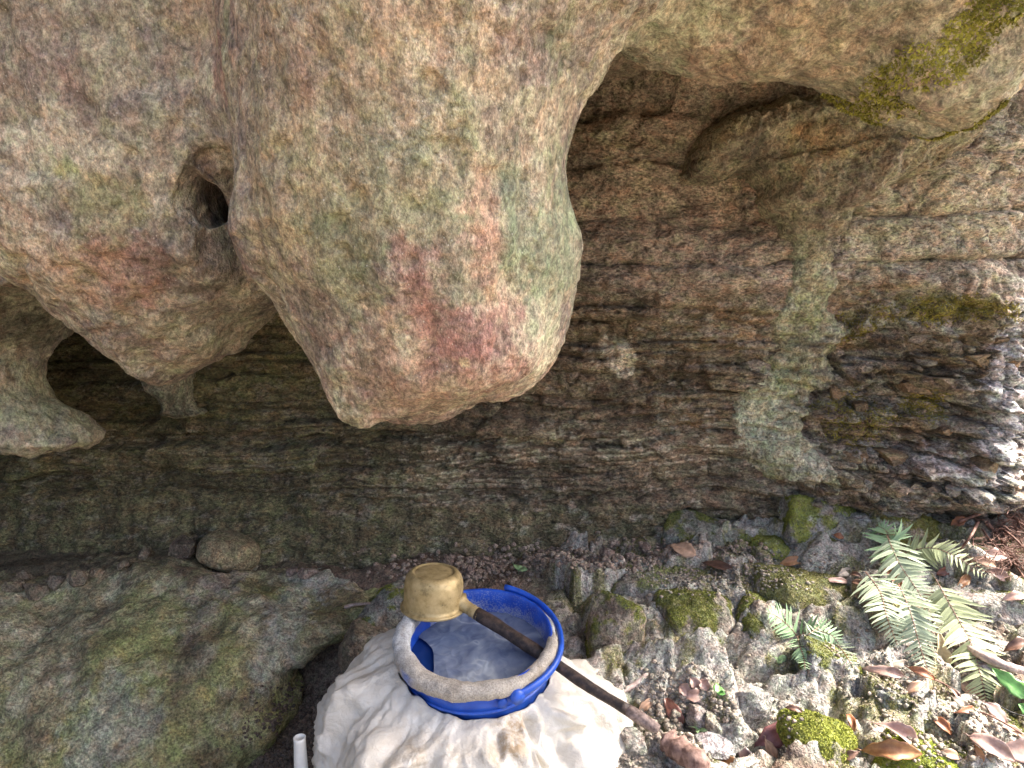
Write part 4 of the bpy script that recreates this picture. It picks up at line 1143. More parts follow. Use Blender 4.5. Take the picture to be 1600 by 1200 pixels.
# ------------------------------------------------------------------ white sheeting round the bucket
def build_sheet():
    nt_, ns_ = 420, 130
    th = np.linspace(0, 2 * math.pi, nt_, endpoint=False); s = np.linspace(0, 1, ns_)
    T, Sg = np.meshgrid(th, s, indexing='ij'); T = T.ravel(); Sg = Sg.ravel()
    cx, cy = RC[0], RC[1] + .012
    circ = np.stack([np.cos(T), np.sin(T), 0 * T], 1)
    front = .5 - .5 * np.sin(T)                    # 1 towards the camera
    lft = np.clip(-np.cos(T), 0, 1)
    ztop = RC[2] - .040 - .034 * front + .035 * lft ** 2 - .01 * np.clip(np.cos(T), 0, 1) + .010 * noise(circ, 3.2, 5) + .006 * noise(circ, 9, 6)
    zbot = .352 + .0 * T
    rtop = .128 + .016 * lft + .004 * np.abs(noise(circ, 6, 8))
    rbot = .235 + .03 * lft + .02 * np.clip(np.cos(T), 0, 1) + .02 * noise(circ, 2.5, 9)
    r = rtop + (rbot - rtop) * (1 - (1 - Sg) ** 1.9) + .018 * np.sin(np.pi * Sg) * lft
    z = ztop + (zbot - ztop) * Sg ** 1.12
    # pleats: sharp ridges running down from the gathered top, forking
    U = T + .16 * noise(np.stack([np.cos(T) * 2, np.sin(T) * 2, Sg * 2.2], 1), 1.3, 11)
    def tri(x): return 1 - 2 * np.abs(x - np.floor(x) - .5) * 2
    cc = np.stack([np.cos(U), np.sin(U), Sg * .8 + .25 * np.sin(3 * U)], 1)
    ridge = lambda f, sd: 1 - 2 * np.abs(noise(cc, f, sd))
    amp = sstep(.0, .22, Sg)
    r += amp * (.030 * ridge(2.6, 21) + .020 * ridge(5.0, 23) + .005 * ridge(10, 25))
    x = cx + r * np.cos(T); y = cy + r * np.sin(T)
    p = np.stack([x, y, z], 1)
    # creases of crumpled film
    pw = p + .02 * np.stack([noise(p, 18, 1), noise(p, 18, 2), noise(p, 18, 3)], 1)
    d1, d2, _ = worley(pw * np.array([1, 1, .65]), 20, 33)
    g1 = np.abs(noise(pw * np.array([1, 1, .8]), 17, 35)); g2 = np.abs(noise(pw, 48, 36))
    dr = .016 * (g1 - .25) * (.45 + .55 * sstep(-.3, .3, noise(p, 7, 39))) + .004 * (g2 - .25)
    dr *= sstep(0, .08, Sg)
    x = x + dr * np.cos(T); y = y + dr * np.sin(T); z = z + dr * .6
    v = np.stack([x, y, z], 1)
    i = np.arange(nt_); q = []
    a = (i[:, None] * ns_ + np.arange(ns_ - 1)[None]).ravel(); b = (((i + 1) % nt_)[:, None] * ns_ + np.arange(ns_ - 1)[None]).ravel()
    q = np.stack([a, a + 1, b + 1, b], 1)
    dirt = np.zeros(len(v))
    for (px, py, rx, ry, am) in ((700, 1130, 25, 40, 1), (820, 1120, 22, 60, 1), (800, 1165, 30, 40, .9), (860, 1110, 20, 40, .6), (640, 1180, 40, 30, .3)):
        o = P(px, py, .93)
        dirt = np.maximum(dirt, am * np.exp(-((x - o[0]) / (rx * .9 / FPX)) ** 2 - ((z - o[2]) / (ry * .9 / FPX)) ** 2) * (y < cy))
    dirt = np.clip(dirt * 1.3 + .16 + .25 * sstep(.1, .5, fbm(v, 9, 3, 77)), 0, 1)
    col = np.repeat(dirt[:, None], 3, 1)
    o = link('plastic_sheet', np_mesh('plastic_sheet', v, q[:, ::-1], col), M_sheet)
    sol = o.modifiers.new('thickness', 'SOLIDIFY'); sol.thickness = .0008
    return tag(o, 'crumpled dirty white plastic sheeting gathered round the bucket', 'plastic sheet')
sheet = build_sheet()

# ------------------------------------------------------------------ white container with a spout, lower left of the bucket
jt = P(468, 1152, 1.03)
jug = empty('plastic_jug', (jt[0], jt[1], .36), 'white plastic container with upright tube spout at the bottom edge', 'container')
zt = jt[2] - .36
v, q = lathe([(.0118, zt - .085), (.0112, zt - .05), (.0098, zt - .006), (.0102, zt), (.0086, zt + .0003), (.0078, zt - .006), (.0085, zt - .08)], 28)
poly_mesh('spout', v, q, M_white, jug)
v, q = lathe([(0, .001), (.05, .001), (.056, .006), (.056, zt - .115), (.053, zt - .100), (.040, zt - .088), (.014, zt - .083), (.0115, zt - .075)], 40)
v = np.array(v); v[:, 0] = v[:, 0] * 1.15 + .022 * sstep(.0117, .05, np.hypot(v[:, 0], v[:, 1])); poly_mesh('body', v, q, M_white, jug)

# ------------------------------------------------------------------ loose blocks along the beds of the wall
def block_mesh(seed):
    r = random.Random(seed); bm = bmesh.new()
    for _ in range(22):
        bm.verts.new(tuple(max(-.5, min(.5, r.uniform(-.62, .62))) for _ in range(3)))
    res = bmesh.ops.convex_hull(bm, input=list(bm.verts))
    bmesh.ops.delete(bm, geom=[g for g in res['geom_interior'] if isinstance(g, bmesh.types.BMVert)], context='VERTS')
    me = bpy.data.meshes.new('rock_block'); bm.to_mesh(me); bm.free()
    c = np.array(r.choice([(.24, .20, .16), (.20, .15, .10), (.27, .24, .21), (.17, .13, .09), (.22, .16, .10)]))
    a = me.color_attributes.new('Col', 'FLOAT_COLOR', 'POINT'); c4 = np.ones((len(me.vertices), 4), np.float32); c4[:, :3] = c; a.data.foreach_set('color', c4.ravel())
    me.materials.append(M_block)
    return me
blk = [block_mesh(k) for k in range(10)]
_wb = BVHTree.FromObject(wall, _dg)
def wall_hit(px, py):
    r = _wb.ray_cast(CAM, ray_dir(px, py), 10); return r[0]
def block_row(px0, px1, py0, py1, hpx, prob, seed):
    r = random.Random(seed); x = px0
    while x < px1:
        wd = r.uniform(.7, 2.0) * hpx; py = py0 + (py1 - py0) * (x - px0) / (px1 - px0) + r.uniform(-3, 3)
        if r.random() < prob:
            p_ = wall_hit(x + wd / 2, py)
            if p_ is not None:
                s_ = p_.y / FPX
                o = bpy.data.objects.new('rock_block', r.choice(blk)); C.objects.link(o)
                dp = r.uniform(.05, .08)
                o.location = p_ + Vector((0, .5 * dp - r.uniform(.003, .012), 0))
                o.scale = (wd * s_ * 1.0, dp, hpx * s_ * r.uniform(.75, 1.05))
                o.rotation_euler = (R(r.uniform(-12, 12)), R(r.uniform(-7, 7)), R(r.uniform(-22, 12) - 12 * (x > 1400)))
                o.parent = wall
        x += wd + r.uniform(0, 6)
for k, (a, b, c, d, h, pr) in enumerate(((1340, 1590, 520, 535, 24, .6), (1350, 1600, 556, 575, 28, .65), (1300, 1560, 610, 600, 26, .55), (1290, 1500, 640, 645, 24, .65), (1300, 1480, 668, 672, 20, .55), (1300, 1600, 718, 742, 40, .8), (1340, 1520, 755, 772, 16, .6),
                                      (1130, 1220, 575, 580, 32, .6))):
    block_row(a, b, c, d, h, pr, 100 + k)

# ------------------------------------------------------------------ moss on the overhang and the wall
def patch_w(p, px, py, Y, rx, ry, ang=0, seed=0):
    o = P(px, py, Y); s = Y / FPX; X = p[:, 0] - o[0]; Z = p[:, 2] - o[2]; ca, sa = math.cos(R(ang)), math.sin(R(ang))
    d = np.hypot((X * ca + Z * sa) / (rx * s), (-X * sa + Z * ca) / (ry * s)) + .7 * fbm(p, 16, 4, 40 + seed, .6)
    return 1 - sstep(.6, 1.15, d)
def mesh_np(o):
    me = o.data; v = np.zeros(len(me.vertices) * 3, np.float32); me.vertices.foreach_get('co', v)
    q = np.zeros(len(me.loops), np.int32); me.loops.foreach_get('vertex_index', q)
    return v.reshape(-1, 3).astype(float), q.reshape(-1, 4)
ov, oq = mesh_np(overhang)
sel = (ov[oq[:, 0], 0] > .3) & (ov[oq[:, 0], 1] < 1.35)
def wf(p, n):
    a = np.maximum(patch_w(p, 1510, 45, 1.0, 36, 70, 0, 1), patch_w(p, 1460, 100, 1.02, 50, 26, -20, 2) * .6)
    return np.maximum(a, patch_w(p, 1545, 185, 1.1, 18, 22, 0, 3))
pp, nn = sample_surface(ov, oq[sel], 60000, wf, 9)
tufts(pp, nn, .0085, (.34, .33, .07), overhang, 'yellow-green moss hanging from the upper right of the overhang', seed=9, lay=.45)
wv_, wq_ = mesh_np(wall)
sel = (wv_[wq_[:, 0], 0] > .3)
def wf2(p, n):
    a = np.maximum(patch_w(p, 1500, 485, 1.55, 100, 22, 0, 11), patch_w(p, 1345, 515, 1.62, 40, 22, 0, 12) * .6)
    a = np.maximum(a, patch_w(p, 1505, 650, 1.5, 26, 26, 0, 13)); a = np.maximum(a, patch_w(p, 1340, 665, 1.65, 60, 40, 0, 14) * .5)
    return a
pp, nn = sample_surface(wv_, wq_[sel], 50000, wf2, 10)
tufts(pp, nn, .006, (.30, .26, .055), wall, 'ochre-green moss on the ledges of the right wall', seed=10)

# ------------------------------------------------------------------ gravel and crumbs of earth
def ico():
    bm = bmesh.new(); bmesh.ops.create_icosphere(bm, subdivisions=1, radius=1.0)
    v_ = np.array([tuple(x.co) for x in bm.verts]); f_ = np.array([[x.index for x in f.verts] for f in bm.faces]); bm.free(); return v_, f_
IV, IF = ico()
M_gravel = rock_mat('gravel_grain', 90, 260, 500, .003, .8, speck_amt=.2)
def gravel(spots, label, seed, colr, name='gravel'):
    r = np.random.default_rng(seed); V, Fc, CC = [], [], []; k = 0
    for (px, py, rx, ry, cnt, s0, s1) in spots:
        for _ in range(cnt):
            a, b = r.normal(0, .5, 2)
            h = hit(px + a * rx, py + b * ry)
            if h[1].z < .25: continue
            sz = s0 + (s1 - s0) * r.random() ** 2.2
            v_ = IV * (1 + r.uniform(-.28, .28, (len(IV), 1))) * sz * np.array([1, r.uniform(.7, 1), r.uniform(.5, .85)])
            an = r.uniform(0, 6.28); ca, sa = math.cos(an), math.sin(an)
            v_ = v_ @ np.array([[ca, -sa, 0], [sa, ca, 0], [0, 0, 1]])
            V.append(v_ + np.array(h[0]) + np.array([0, 0, sz * .25])); Fc.append(IF + k * len(IV)); k += 1
            CC.append(np.tile(np.array(colr) * r.uniform(.6, 1.35) + r.uniform(-.02, .03) * np.array([1, .6, .3]), (len(IV), 1)))
    o = link(name, np_mesh(name, np.concatenate(V), np.concatenate(Fc), np.clip(np.concatenate(CC), .02, .8), smooth=False), M_gravel)
    return tag(o, label, 'gravel', kind='stuff')
gravel([(900, 872, 240, 22, 900, .003, .010), (720, 895, 120, 20, 400, .003, .010), (1040, 862, 120, 18, 500, .003, .009)], 'reddish-brown crumbly earth along the foot of the wall', 71, (.31, .245, .20))
gravel([(460, 1140, 70, 70, 1200, .002, .006), (420, 1190, 60, 30, 400, .002, .006)], 'dark fine gravel between the mound and the white sheeting', 72, (.12, .09, .07), 'dark_gravel')
gravel([(1120, 900, 140, 30, 700, .002, .006), (1060, 1120, 90, 70, 1100, .002, .008), (1180, 1120, 60, 40, 260, .002, .006), (1450, 1030, 160, 80, 900, .002, .006), (1360, 890, 100, 25, 300, .002, .005), (1500, 1150, 120, 60, 600, .002, .007), (1000, 1180, 50, 40, 500, .002, .007)], 'pale grit scattered over the stones on the right', 73, (.34, .30, .25), 'pale_grit')

# ------------------------------------------------------------------ separate stones
def small_stone(px, py, hpx, ratio, rot, seed, label, base, group=None, angular=.03, name='stone', sink=.35, moss=0, nplanes=10, pale=.3):
    p_, n_ = hit(px, py + hpx[1] * .6)
    s = (p_ - CAM).dot(Vector((0, cp, -sp_))) / FPX
    hs = (hpx[0] * s, hpx[0] * s * ratio, hpx[1] * s)
    at = np.array(p_) + np.array([0, hs[1] * .5, hs[2] * (1 - sink)])
    return stone(name, 0, 0, 1, hs, rot, seed, label, 'stone', base=base, moss=moss, angular=angular, pale=pale, group=group, at=at, vox=max(max(hs) / 16, .0022), nplanes=nplanes)
small_stone(352, 876, (47, 28), .8, (0, 16, 8), 301, 'smooth rounded brown cobble lying on top of the mound', (.27, .22, .13), angular=1, name='cobble', sink=.1, pale=.1)
small_stone(286, 862, (20, 17), 1, (0, 0, 0), 302, 'small dark stone behind the rounded brown cobble', (.14, .11, .085), pale=.1)
small_stone(1168, 1115, (36, 46), .7, (10, 22, 20), 303, 'upright pointed grey stone with a pinkish tip', (.34, .32, .30), nplanes=6)
small_stone(1120, 1148, (19, 19), .9, (0, 10, -20), 304, 'small square grey stone left of the pointed stone', (.28, .29, .27), nplanes=6)
small_stone(1150, 1155, (28, 24), .8, (0, -20, 30), 305, 'grey wedge stone in front of the pointed stone', (.31, .32, .31), nplanes=6)
small_stone(1100, 1128, (25, 16), .9, (0, 10, 10), 306, 'mauve-grey stone half buried beside the seedlings', (.30, .27, .27), pale=.2)
small_stone(1120, 1175, (34, 13), .9, (0, 5, 10), 307, 'flat lilac-grey stone below the wedge stone', (.36, .34, .35), pale=.4)
small_stone(990, 1165, (20, 16), .9, (0, 0, 20), 308, 'small pale stone at the foot of the white sheeting', (.36, .34, .30))
small_stone(970, 1120, (18, 14), .9, (0, 0, 50), 309, 'small brownish stone under the ladle handle', (.30, .26, .21))
for k, (px, py, a, b) in enumerate(((20, 918, 14, 10), (52, 926, 17, 11), (85, 912, 13, 12), (118, 906, 18, 13), (150, 897, 11, 8), (34, 905, 12, 9), (190, 885, 10, 7), (222, 868, 12, 8))):
    small_stone(px, py, (a, b), .9, (k * 7, k * 11 % 20, k * 40), 320 + k, ('first', 'third', 'fourth', 'fifth', 'sixth', 'second', 'seventh', 'eighth')[k] + ' small brown rubble stone from the left edge along the wall foot', (.20, .165, .12), group='rubble at the far left wall foot', pale=.15)
for k, (px, py, a, b) in enumerate(((455, 895, 10, 7), (478, 898, 12, 9), (700, 880, 11, 8), (735, 892, 9, 7), (950, 866, 11, 8), (985, 872, 9, 7), (1010, 858, 10, 8))):
    small_stone(px, py, (a, b), .9, (k * 9, k * 13 % 20, k * 33), 340 + k, 'thumb-sized reddish stone ' + ('next to the right of the rounded cobble', 'second to the right of the rounded cobble', 'just behind the top of the ladle cup', 'nearest the bucket rim behind the ladle socket', 'right of the small green seedling behind the bucket', 'lower of the two left of the oval tan leaf', 'nearest the oval tan leaf')[k], (.26, .20, .165), group='small stones in the earth behind the bucket', pale=.15)

# ------------------------------------------------------------------ leaves
def leaf_mat(name, c, c2, rough=.45, sheen=.0):
    m, t, b = new_mat(name); L = t.links.new
    tc = N(t, 'ShaderNodeTexCoord'); n1 = N(t, 'ShaderNodeTexNoise', i_Scale=55.0, i_Detail=5.0, i_Roughness=.65); L(tc.outputs['Object'], n1.inputs['Vector'])
    col = ramp(t, n1.outputs[0], [(.36, c2), (.62, c)])
    at = N(t, 'ShaderNodeAttribute', attribute_name='Col'); col = mul(t, col, at.outputs['Color'])
    L(col, b.inputs['Base Color']); b.inputs['Roughness'].default_value = rough
    bp = N(t, 'ShaderNodeBump', i_Strength=.4, i_Distance=.0012); L(n1.outputs[0], bp.inputs['Height']); L(bp.outputs[0], b.inputs['Normal'])
    return m
LM = {k: leaf_mat('leaf_' + k, c, c2, r) for k, c, c2, r in (
    ('pink', (.44, .30, .26), (.27, .16, .13), .45), ('red', (.24, .095, .065), (.13, .05, .035), .35), ('orange', (.42, .22, .10), (.25, .11, .05), .5), ('tan', (.50, .33, .23), (.34, .20, .13), .5),
    ('brown', (.20, .11, .075), (.10, .05, .035), .45), ('purple', (.30, .135, .14), (.18, .07, .07), .35), ('dark', (.055, .03, .03), (.03, .018, .018), .4), ('cream', (.70, .60, .50), (.52, .42, .33), .5), ('rust', (.36, .15, .07), (.22, .08, .04), .5),
    ('green', (.16, .36, .10), (.10, .26, .06), .4), ('palegreen', (.30, .42, .22), (.20, .32, .14), .45))}
def leaf_geo(L, W, curl, fold, twist, seed, tipw=.5, nu=14, nv=7, wave=.09):
    """leaf along +x, top +z; pale midrib, pointed tip, little stalk"""
    r = random.Random(seed); v, q, c = [], [], []
    for i in range(nu + 1):
        t = i / nu
        w_ = W * .5 * (math.sin(math.pi * t ** (.62 + .25 * (seed % 5) / 2 + .2 * tipw)) ** (.7 + .1 * (seed % 4))) * (1 - .15 * t) * (1 + .10 * math.sin(19 * t + seed * 2.3) + .06 * r.uniform(-1, 1)) + (.0006 if 0 < i < nu else .0002)
        zc = -curl * L * ((t - .5) ** 2 - .08) * 2
        for j in range(nv):
            s_ = (j / (nv - 1)) * 2 - 1
            x = (t - .5) * L; y = s_ * w_; z = zc + abs(s_) ** 1.3 * w_ * fold + wave * W * math.sin(7 * t + s_ * 2.0 + seed) * abs(s_) + twist * s_ * w_ * (t - .5) * 2
            v.append((x, y, z)); m_ = 1.0 if j != nv // 2 else 1.35
            m_ *= 1 + (.10 if (i % 3 == 0) else -.03) * (abs(s_) < .95); m_ *= 1 + .25 * math.sin(3.1 * t + seed * 1.7) * math.sin(2.2 * s_ + seed); c.append((m_, m_, m_ * .97))
    for i in range(nu):
        for j in range(nv - 1): q.append((i * nv + j, (i + 1) * nv + j, (i + 1) * nv + j + 1, i * nv + j + 1))
    return np.array(v), q, np.array(c)
def leaf(p0, p1, wr, mat, label, curl=.25, fold=.35, twist=.2, seed=0, tilt=.35, lift=.004, roll=0, name='fallen_leaf', stalk=True, cat='leaf', group=None, thick=.0005, nmix=.5):
    mx, my = (p0[0] + p1[0]) / 2, (p0[1] + p1[1]) / 2
    pos, n = hit(mx, my)
    n = (n * nmix + Vector((0, 0, 1)) * (1 - nmix) + Vector((0, -tilt, 0))).normalized()
    vw = ray_dir(mx, my)
    dist = (pos - CAM).dot(Vector((0, cp, -sp_)))
    right, upv = Vector((1, 0, 0)), Vector((0, sp_, cp))
    d = (right * (p1[0] - p0[0]) - upv * (p1[1] - p0[1])) * (dist / FPX)
    if abs(vw.dot(n)) < .3: n = (n - vw * .5).normalized()
    d3 = d - vw * (d.dot(n) / vw.dot(n))
    L = min(d3.length, d.length * 2.0); xa = d3.normalized(); n = (n - xa * n.dot(xa)).normalized()
    ya = n.cross(xa)
    v, q, c = leaf_geo(L, d.length * wr, curl, fold, twist, seed)
    root = empty(name, (0, 0, 0), label, cat, group) if stalk else None
    M = Matrix.Translation(pos + n * (lift + abs(curl) * L * .10)) @ Matrix((xa, ya, n)).transposed().to_4x4() @ Matrix.Rotation(R(roll), 4, 'X')
    o = poly_mesh('blade' if stalk else name, v, q, LM[mat], root, True, c)
    sm = o.modifiers.new('thickness', 'SOLIDIFY'); sm.thickness = thick
    if stalk:
        root.matrix_world = M
        zz = v[3, 2]
        sv, sq = tube([(-L * .5, 0, zz), (-L * .56, .002, zz - .001), (-L * .62, .001, zz - .003)], [.0009, .0008, .0007], 6)
        poly_mesh('stalk', sv, sq, LM[mat], root, True, np.full((len(sv), 3), .8))
        return root
    o.matrix_world = M; tag(o, label, cat, group)
    return o
leaf((1088, 868), (1046, 851), .52, 'tan', 'oval pale tan leaf on the gravel behind the flat pale rock', .15, .15, seed=1)
leaf((1152, 893), (1096, 879), .24, 'brown', 'long dark brown leaf on the gravel right of the oval tan leaf', .2, .5, seed=2)
leaf((1214, 884), (1260, 874), .32, 'orange', 'orange-brown leaf lying at the top of the mossy ledge rock', .3, .3, seed=3)
leaf((1302, 836), (1318, 842), .6, 'rust', 'small rust-red leaf scrap on the ledge above the big fern', .3, .3, seed=4)
leaf((1065, 1135), (1038, 1088), .42, 'red', 'glossy red-brown leaf standing beside the white sheeting', .2, .3, seed=5, tilt=.9)
leaf((1176, 1172), (1247, 1120), .36, 'purple', 'large purple-brown leaf leaning on the pointed grey stone', .2, .25, seed=6, tilt=.9, lift=.012)
leaf((1189, 1150), (1206, 1187), .42, 'tan', 'small pale pink leaf in front of the large purple leaf', .15, .25, seed=7, tilt=1.2, lift=.022)
leaf((1168, 1195), (1152, 1160), .55, 'dark', 'blackish leaf beside the wedge stone', .25, .3, seed=8, tilt=.8)
leaf((1124, 1180), (1160, 1202), .40, 'orange', 'orange leaf at the bottom edge below the blackish leaf', .25, .3, seed=9, tilt=.6)
leaf((1412, 1056), (1346, 1045), .26, 'pink', 'long pink-red leaf on top of the dark mossy block', .15, .35, seed=10, tilt=.6)
leaf((1420, 1043), (1462, 1062), .30, 'rust', 'curved rust-brown leaf right of the long pink leaf', .5, .4, seed=11, tilt=.5)
leaf((1388, 1038), (1426, 1036), .30, 'cream', 'whitish leaf scrap behind the long pink leaf', .1, .2, seed=12, tilt=.5)
leaf((1345, 1172), (1441, 1178), .30, 'orange', 'large curled orange leaf on the bright mossy stone', .55, .5, .5, seed=13, tilt=.7, lift=.010)
leaf((1362, 1128), (1440, 1168), .28, 'pink', 'crumpled pinkish leaf above the curled orange leaf', .3, .8, .6, seed=14, tilt=.6)
leaf((1314, 1184), (1343, 1174), .40, 'brown', 'small brown leaf left of the curled orange leaf', .3, .5, seed=15)
leaf((1536, 1106), (1486, 1060), .30, 'tan', 'tan-brown leaf sloping above the flat wedge stone', .25, .4, seed=16, tilt=.5, lift=.010)
leaf((1538, 1098), (1572, 1132), .48, 'pink', 'pale pink leaf on the right of the flat wedge stone', .2, .2, seed=17, tilt=.6)
leaf((1487, 1090), (1512, 1104), .50, 'cream', 'cream leaf just above the flat wedge stone', .15, .2, seed=18, tilt=.6)
leaf((1492, 1114), (1522, 1106), .34, 'rust', 'narrow rust leaf on the flat wedge stone', .3, .3, seed=19, tilt=.6)
leaf((1514, 1150), (1588, 1190), .34, 'pink', 'long rosy leaf in the lower right corner', .3, .4, seed=20, tilt=.7)
leaf((1562, 1178), (1622, 1162), .55, 'pink', 'broad pink leaf cut by the right edge', .2, .25, seed=21, tilt=.9, lift=.012)
leaf((1534, 1192), (1522, 1164), .40, 'orange', 'small orange leaf tip beside the long rosy leaf', .2, .3, seed=22, tilt=.9)
leaf((1408, 920), (1380, 888), .42, 'rust', 'folded red-brown leaf under the fronds of the big fern', .2, .6, seed=23, tilt=.8)
leaf((1308, 900), (1328, 890), .60, 'cream', 'small whitish leaf left of the big fern', .1, .3, seed=24, tilt=.8)
leaf((1330, 898), (1346, 902), .50, 'brown', 'small dark curled leaf beside the whitish leaf', .4, .5, seed=25)
leaf((1288, 908), (1328, 911), .26, 'pink', 'thin pinkish leaf at the edge of the mossy ledge rock', .2, .3, seed=26)
leaf((1494, 922), (1516, 896), .38, 'orange', 'yellow-orange leaf on the layered rock by the big fern', .2, .4, seed=27, tilt=.6)
leaf((1462, 898), (1484, 888), .55, 'red', 'red-pink leaf behind the middle of the big fern', .2, .3, seed=28, tilt=.6)
leaf((1516, 872), (1556, 884), .40, 'tan', 'lilac-tan leaf below the root tangle', .3, .3, seed=29, tilt=.6)
leaf((1486, 822), (1508, 808), .55, 'rust', 'reddish curled leaf left of the root tangle', .5, .5, seed=30, tilt=.8)
leaf((1440, 938), (1470, 930), .40, 'brown', 'brown leaf lying between the fronds of the big fern', .3, .4, seed=31)
leaf((1556, 1130), (1600, 1155), .30, 'tan', 'narrow tan leaf at the right edge above the broad pink leaf', .2, .3, seed=32)
leaf((1480, 1075), (1500, 1095), .35, 'brown', 'dark brown leaf in the crack left of the tan-brown leaf', .2, .4, seed=33)
for k, (a, b) in enumerate((((1062, 1070), (1080, 1090)), ((1078, 1058), (1090, 1078)), ((1092, 1062), (1106, 1080)), ((1070, 1090), (1098, 1084)))):
    leaf(a, b, .7, 'pink', ('lower left', 'topmost', 'right-hand', 'lowest')[k] + ' dried pink leaf scrap in the little heap above the seedlings', .4, .7, seed=50 + k, tilt=.8, group='dried pink leaf scraps')
leaf((1535, 880 - 8), (1575, 868), .5, 'pink', 'pinkish dry leaf at the mouth of the dark hollow', .3, .4, seed=60, tilt=.6)
for k, (px, py, l_, an) in enumerate(((1345, 915, 16, 20), (1430, 1075, 18, -30), (1470, 1135, 22, 40), (1585, 935, 20, -10), (1240, 1110, 14, 15), (1010, 1100, 16, -40), (1330, 1130, 15, 70), (1560, 900, 22, 30), (1590, 1010, 24, -20), (1480, 1180, 20, 10))):
    dx, dy = l_ * math.cos(R(an)), l_ * math.sin(R(an))
    leaf((px - dx, py - dy), (px + dx, py + dy), .38, ('brown', 'tan', 'rust', 'pink')[k % 4], 'small withered leaf fragment ' + ('left of the big fern', 'under the long pink leaf', 'left of the flat wedge stone', 'on the pale layered rock', 'right of the pointed grey stone', 'near the ladle handle end', 'above the bright mossy low stone', 'below the root tangle', 'on the pinkish weathered wood', 'below the flat wedge stone')[k], .35, .5, seed=70 + k, group='withered leaf fragments among the stones', tilt=.5, stalk=False)

# living plants
green = empty('broadleaf_plant', tuple(hit(1590, 1100)[0]), 'bright green narrow-leaved plant at the right edge', 'plant')
gp = [((1598, 1092), (1545, 1046), .36), ((1605, 1118), (1582, 1100), .6), ((1610, 1075), (1585, 1062), .4)]
for k, (a, b, wr) in enumerate(gp):
    o = leaf(a, b, wr, 'green', None, .2, .25, seed=80 + k, tilt=1.0, lift=.02, name='leaf_blade', stalk=False, cat=None)
    bpy.context.view_layer.update(); m = o.matrix_world.copy(); o.parent = green; o.matrix_parent_inverse = Matrix.Translation(-green.location); o.matrix_world = m
def seedling(px, py, leaves, label, mat='palegreen', h=.012):
    p_, n_ = hit(px, py)
    root = empty('seedling', tuple(p_), label, 'seedling')
    v, q = tube([(0, 0, -.003), (.001, -.001, h * .6), (0, -.002, h)], .0008, 6)
    poly_mesh('stem', v, q, LM[mat], root, True, np.full((len(v), 3), .7))
    for k, (an, l_, wr) in enumerate(leaves):
        v, q, c = leaf_geo(l_, l_ * wr, .2, .2, .1, k, nu=8, nv=5); v[:, 0] += l_ * .5
        o = poly_mesh('leaf_blade', v, q, LM[mat], root, True, c)
        o.location = (0, -.002, h); o.rotation_euler = (R(25), R(-18), R(an))
        o.modifiers.new('thickness', 'SOLIDIFY').thickness = .0004
    return root
seedling(810, 897, [(120, .030, .6), (-35, .028, .65), (60, .02, .5)], 'small green seedling in the earth behind the bucket', h=.012)
seedling(1121, 1090, [(70, .022, .95), (-30, .014, .8)], 'round-leaved green seedling left of the pointed stone', 'green', h=.010)
seedling(1088, 1122, [(a, .02, .42) for a in (10, 82, 150, 225, 300)], 'pale star-leaved seedling above its twin beside the red-brown leaf')
seedling(1090, 1148, [(a, .018, .42) for a in (30, 100, 170, 250, 320)], 'pale star-leaved seedling nearest the small square grey stone')
seedling(1216, 1040, [(20, .02, .7), (140, .018, .7), (260, .018, .7)], 'round-leaved sprout at the foot of the small fern', 'palegreen')

# ------------------------------------------------------------------ ferns
def leaflet_mesh(name, colr):
    v, q = [], []
    prof = [(0, .04), (.12, .115), (.35, .12), (.6, .09), (.82, .05), (1.0, .003)]
    for t, w_ in prof:
        for s_ in (-1, 0, 1): v.append((t, s_ * w_ + (.02 * math.sin(t * 20) if s_ else 0), .10 * abs(s_) * w_ - .10 * t * t))
    for i in range(len(prof) - 1):
        for j in range(2): q.append((i * 3 + j, (i + 1) * 3 + j, (i + 1) * 3 + j + 1, i * 3 + j + 1))
    me = bpy.data.meshes.new(name); me.from_pydata(v, [], q); me.update()
    c = np.ones((len(v), 4), np.float32); c[1::3, :3] *= .72
    a = me.color_attributes.new('Col', 'FLOAT_COLOR', 'POINT'); a.data.foreach_set('color', c.ravel()); me.materials.append(colr)
    me.polygons.foreach_set('use_smooth', np.ones(len(q), bool))
    return me
LM['fern'] = leaf_mat('fern_leaf', (.46, .53, .37), (.34, .43, .26), .5); LM['fern_bright'] = leaf_mat('fern_leaf_bright', (.52, .57, .33), (.40, .47, .23), .5); LM['fern_fresh'] = leaf_mat('fern_leaf_fresh', (.36, .52, .30), (.24, .40, .18), .5)
LFM = {k: leaflet_mesh('leaflet', LM[k]) for k in ('fern', 'fern_bright', 'fern_fresh')}
def bez(pts, t):
    """smooth line through the points"""
    n = len(pts) - 1; f = t * n; i = min(int(f), n - 1); u = f - i
    p0, p1, p2, p3 = pts[max(i - 1, 0)], pts[i], pts[i + 1], pts[min(i + 2, n)]
    return .5 * ((2 * p1) + (p2 - p0) * u + (2 * p0 - 5 * p1 + 4 * p2 - p3) * u * u + (3 * p1 - p0 - 3 * p2 + p3) * u ** 3)
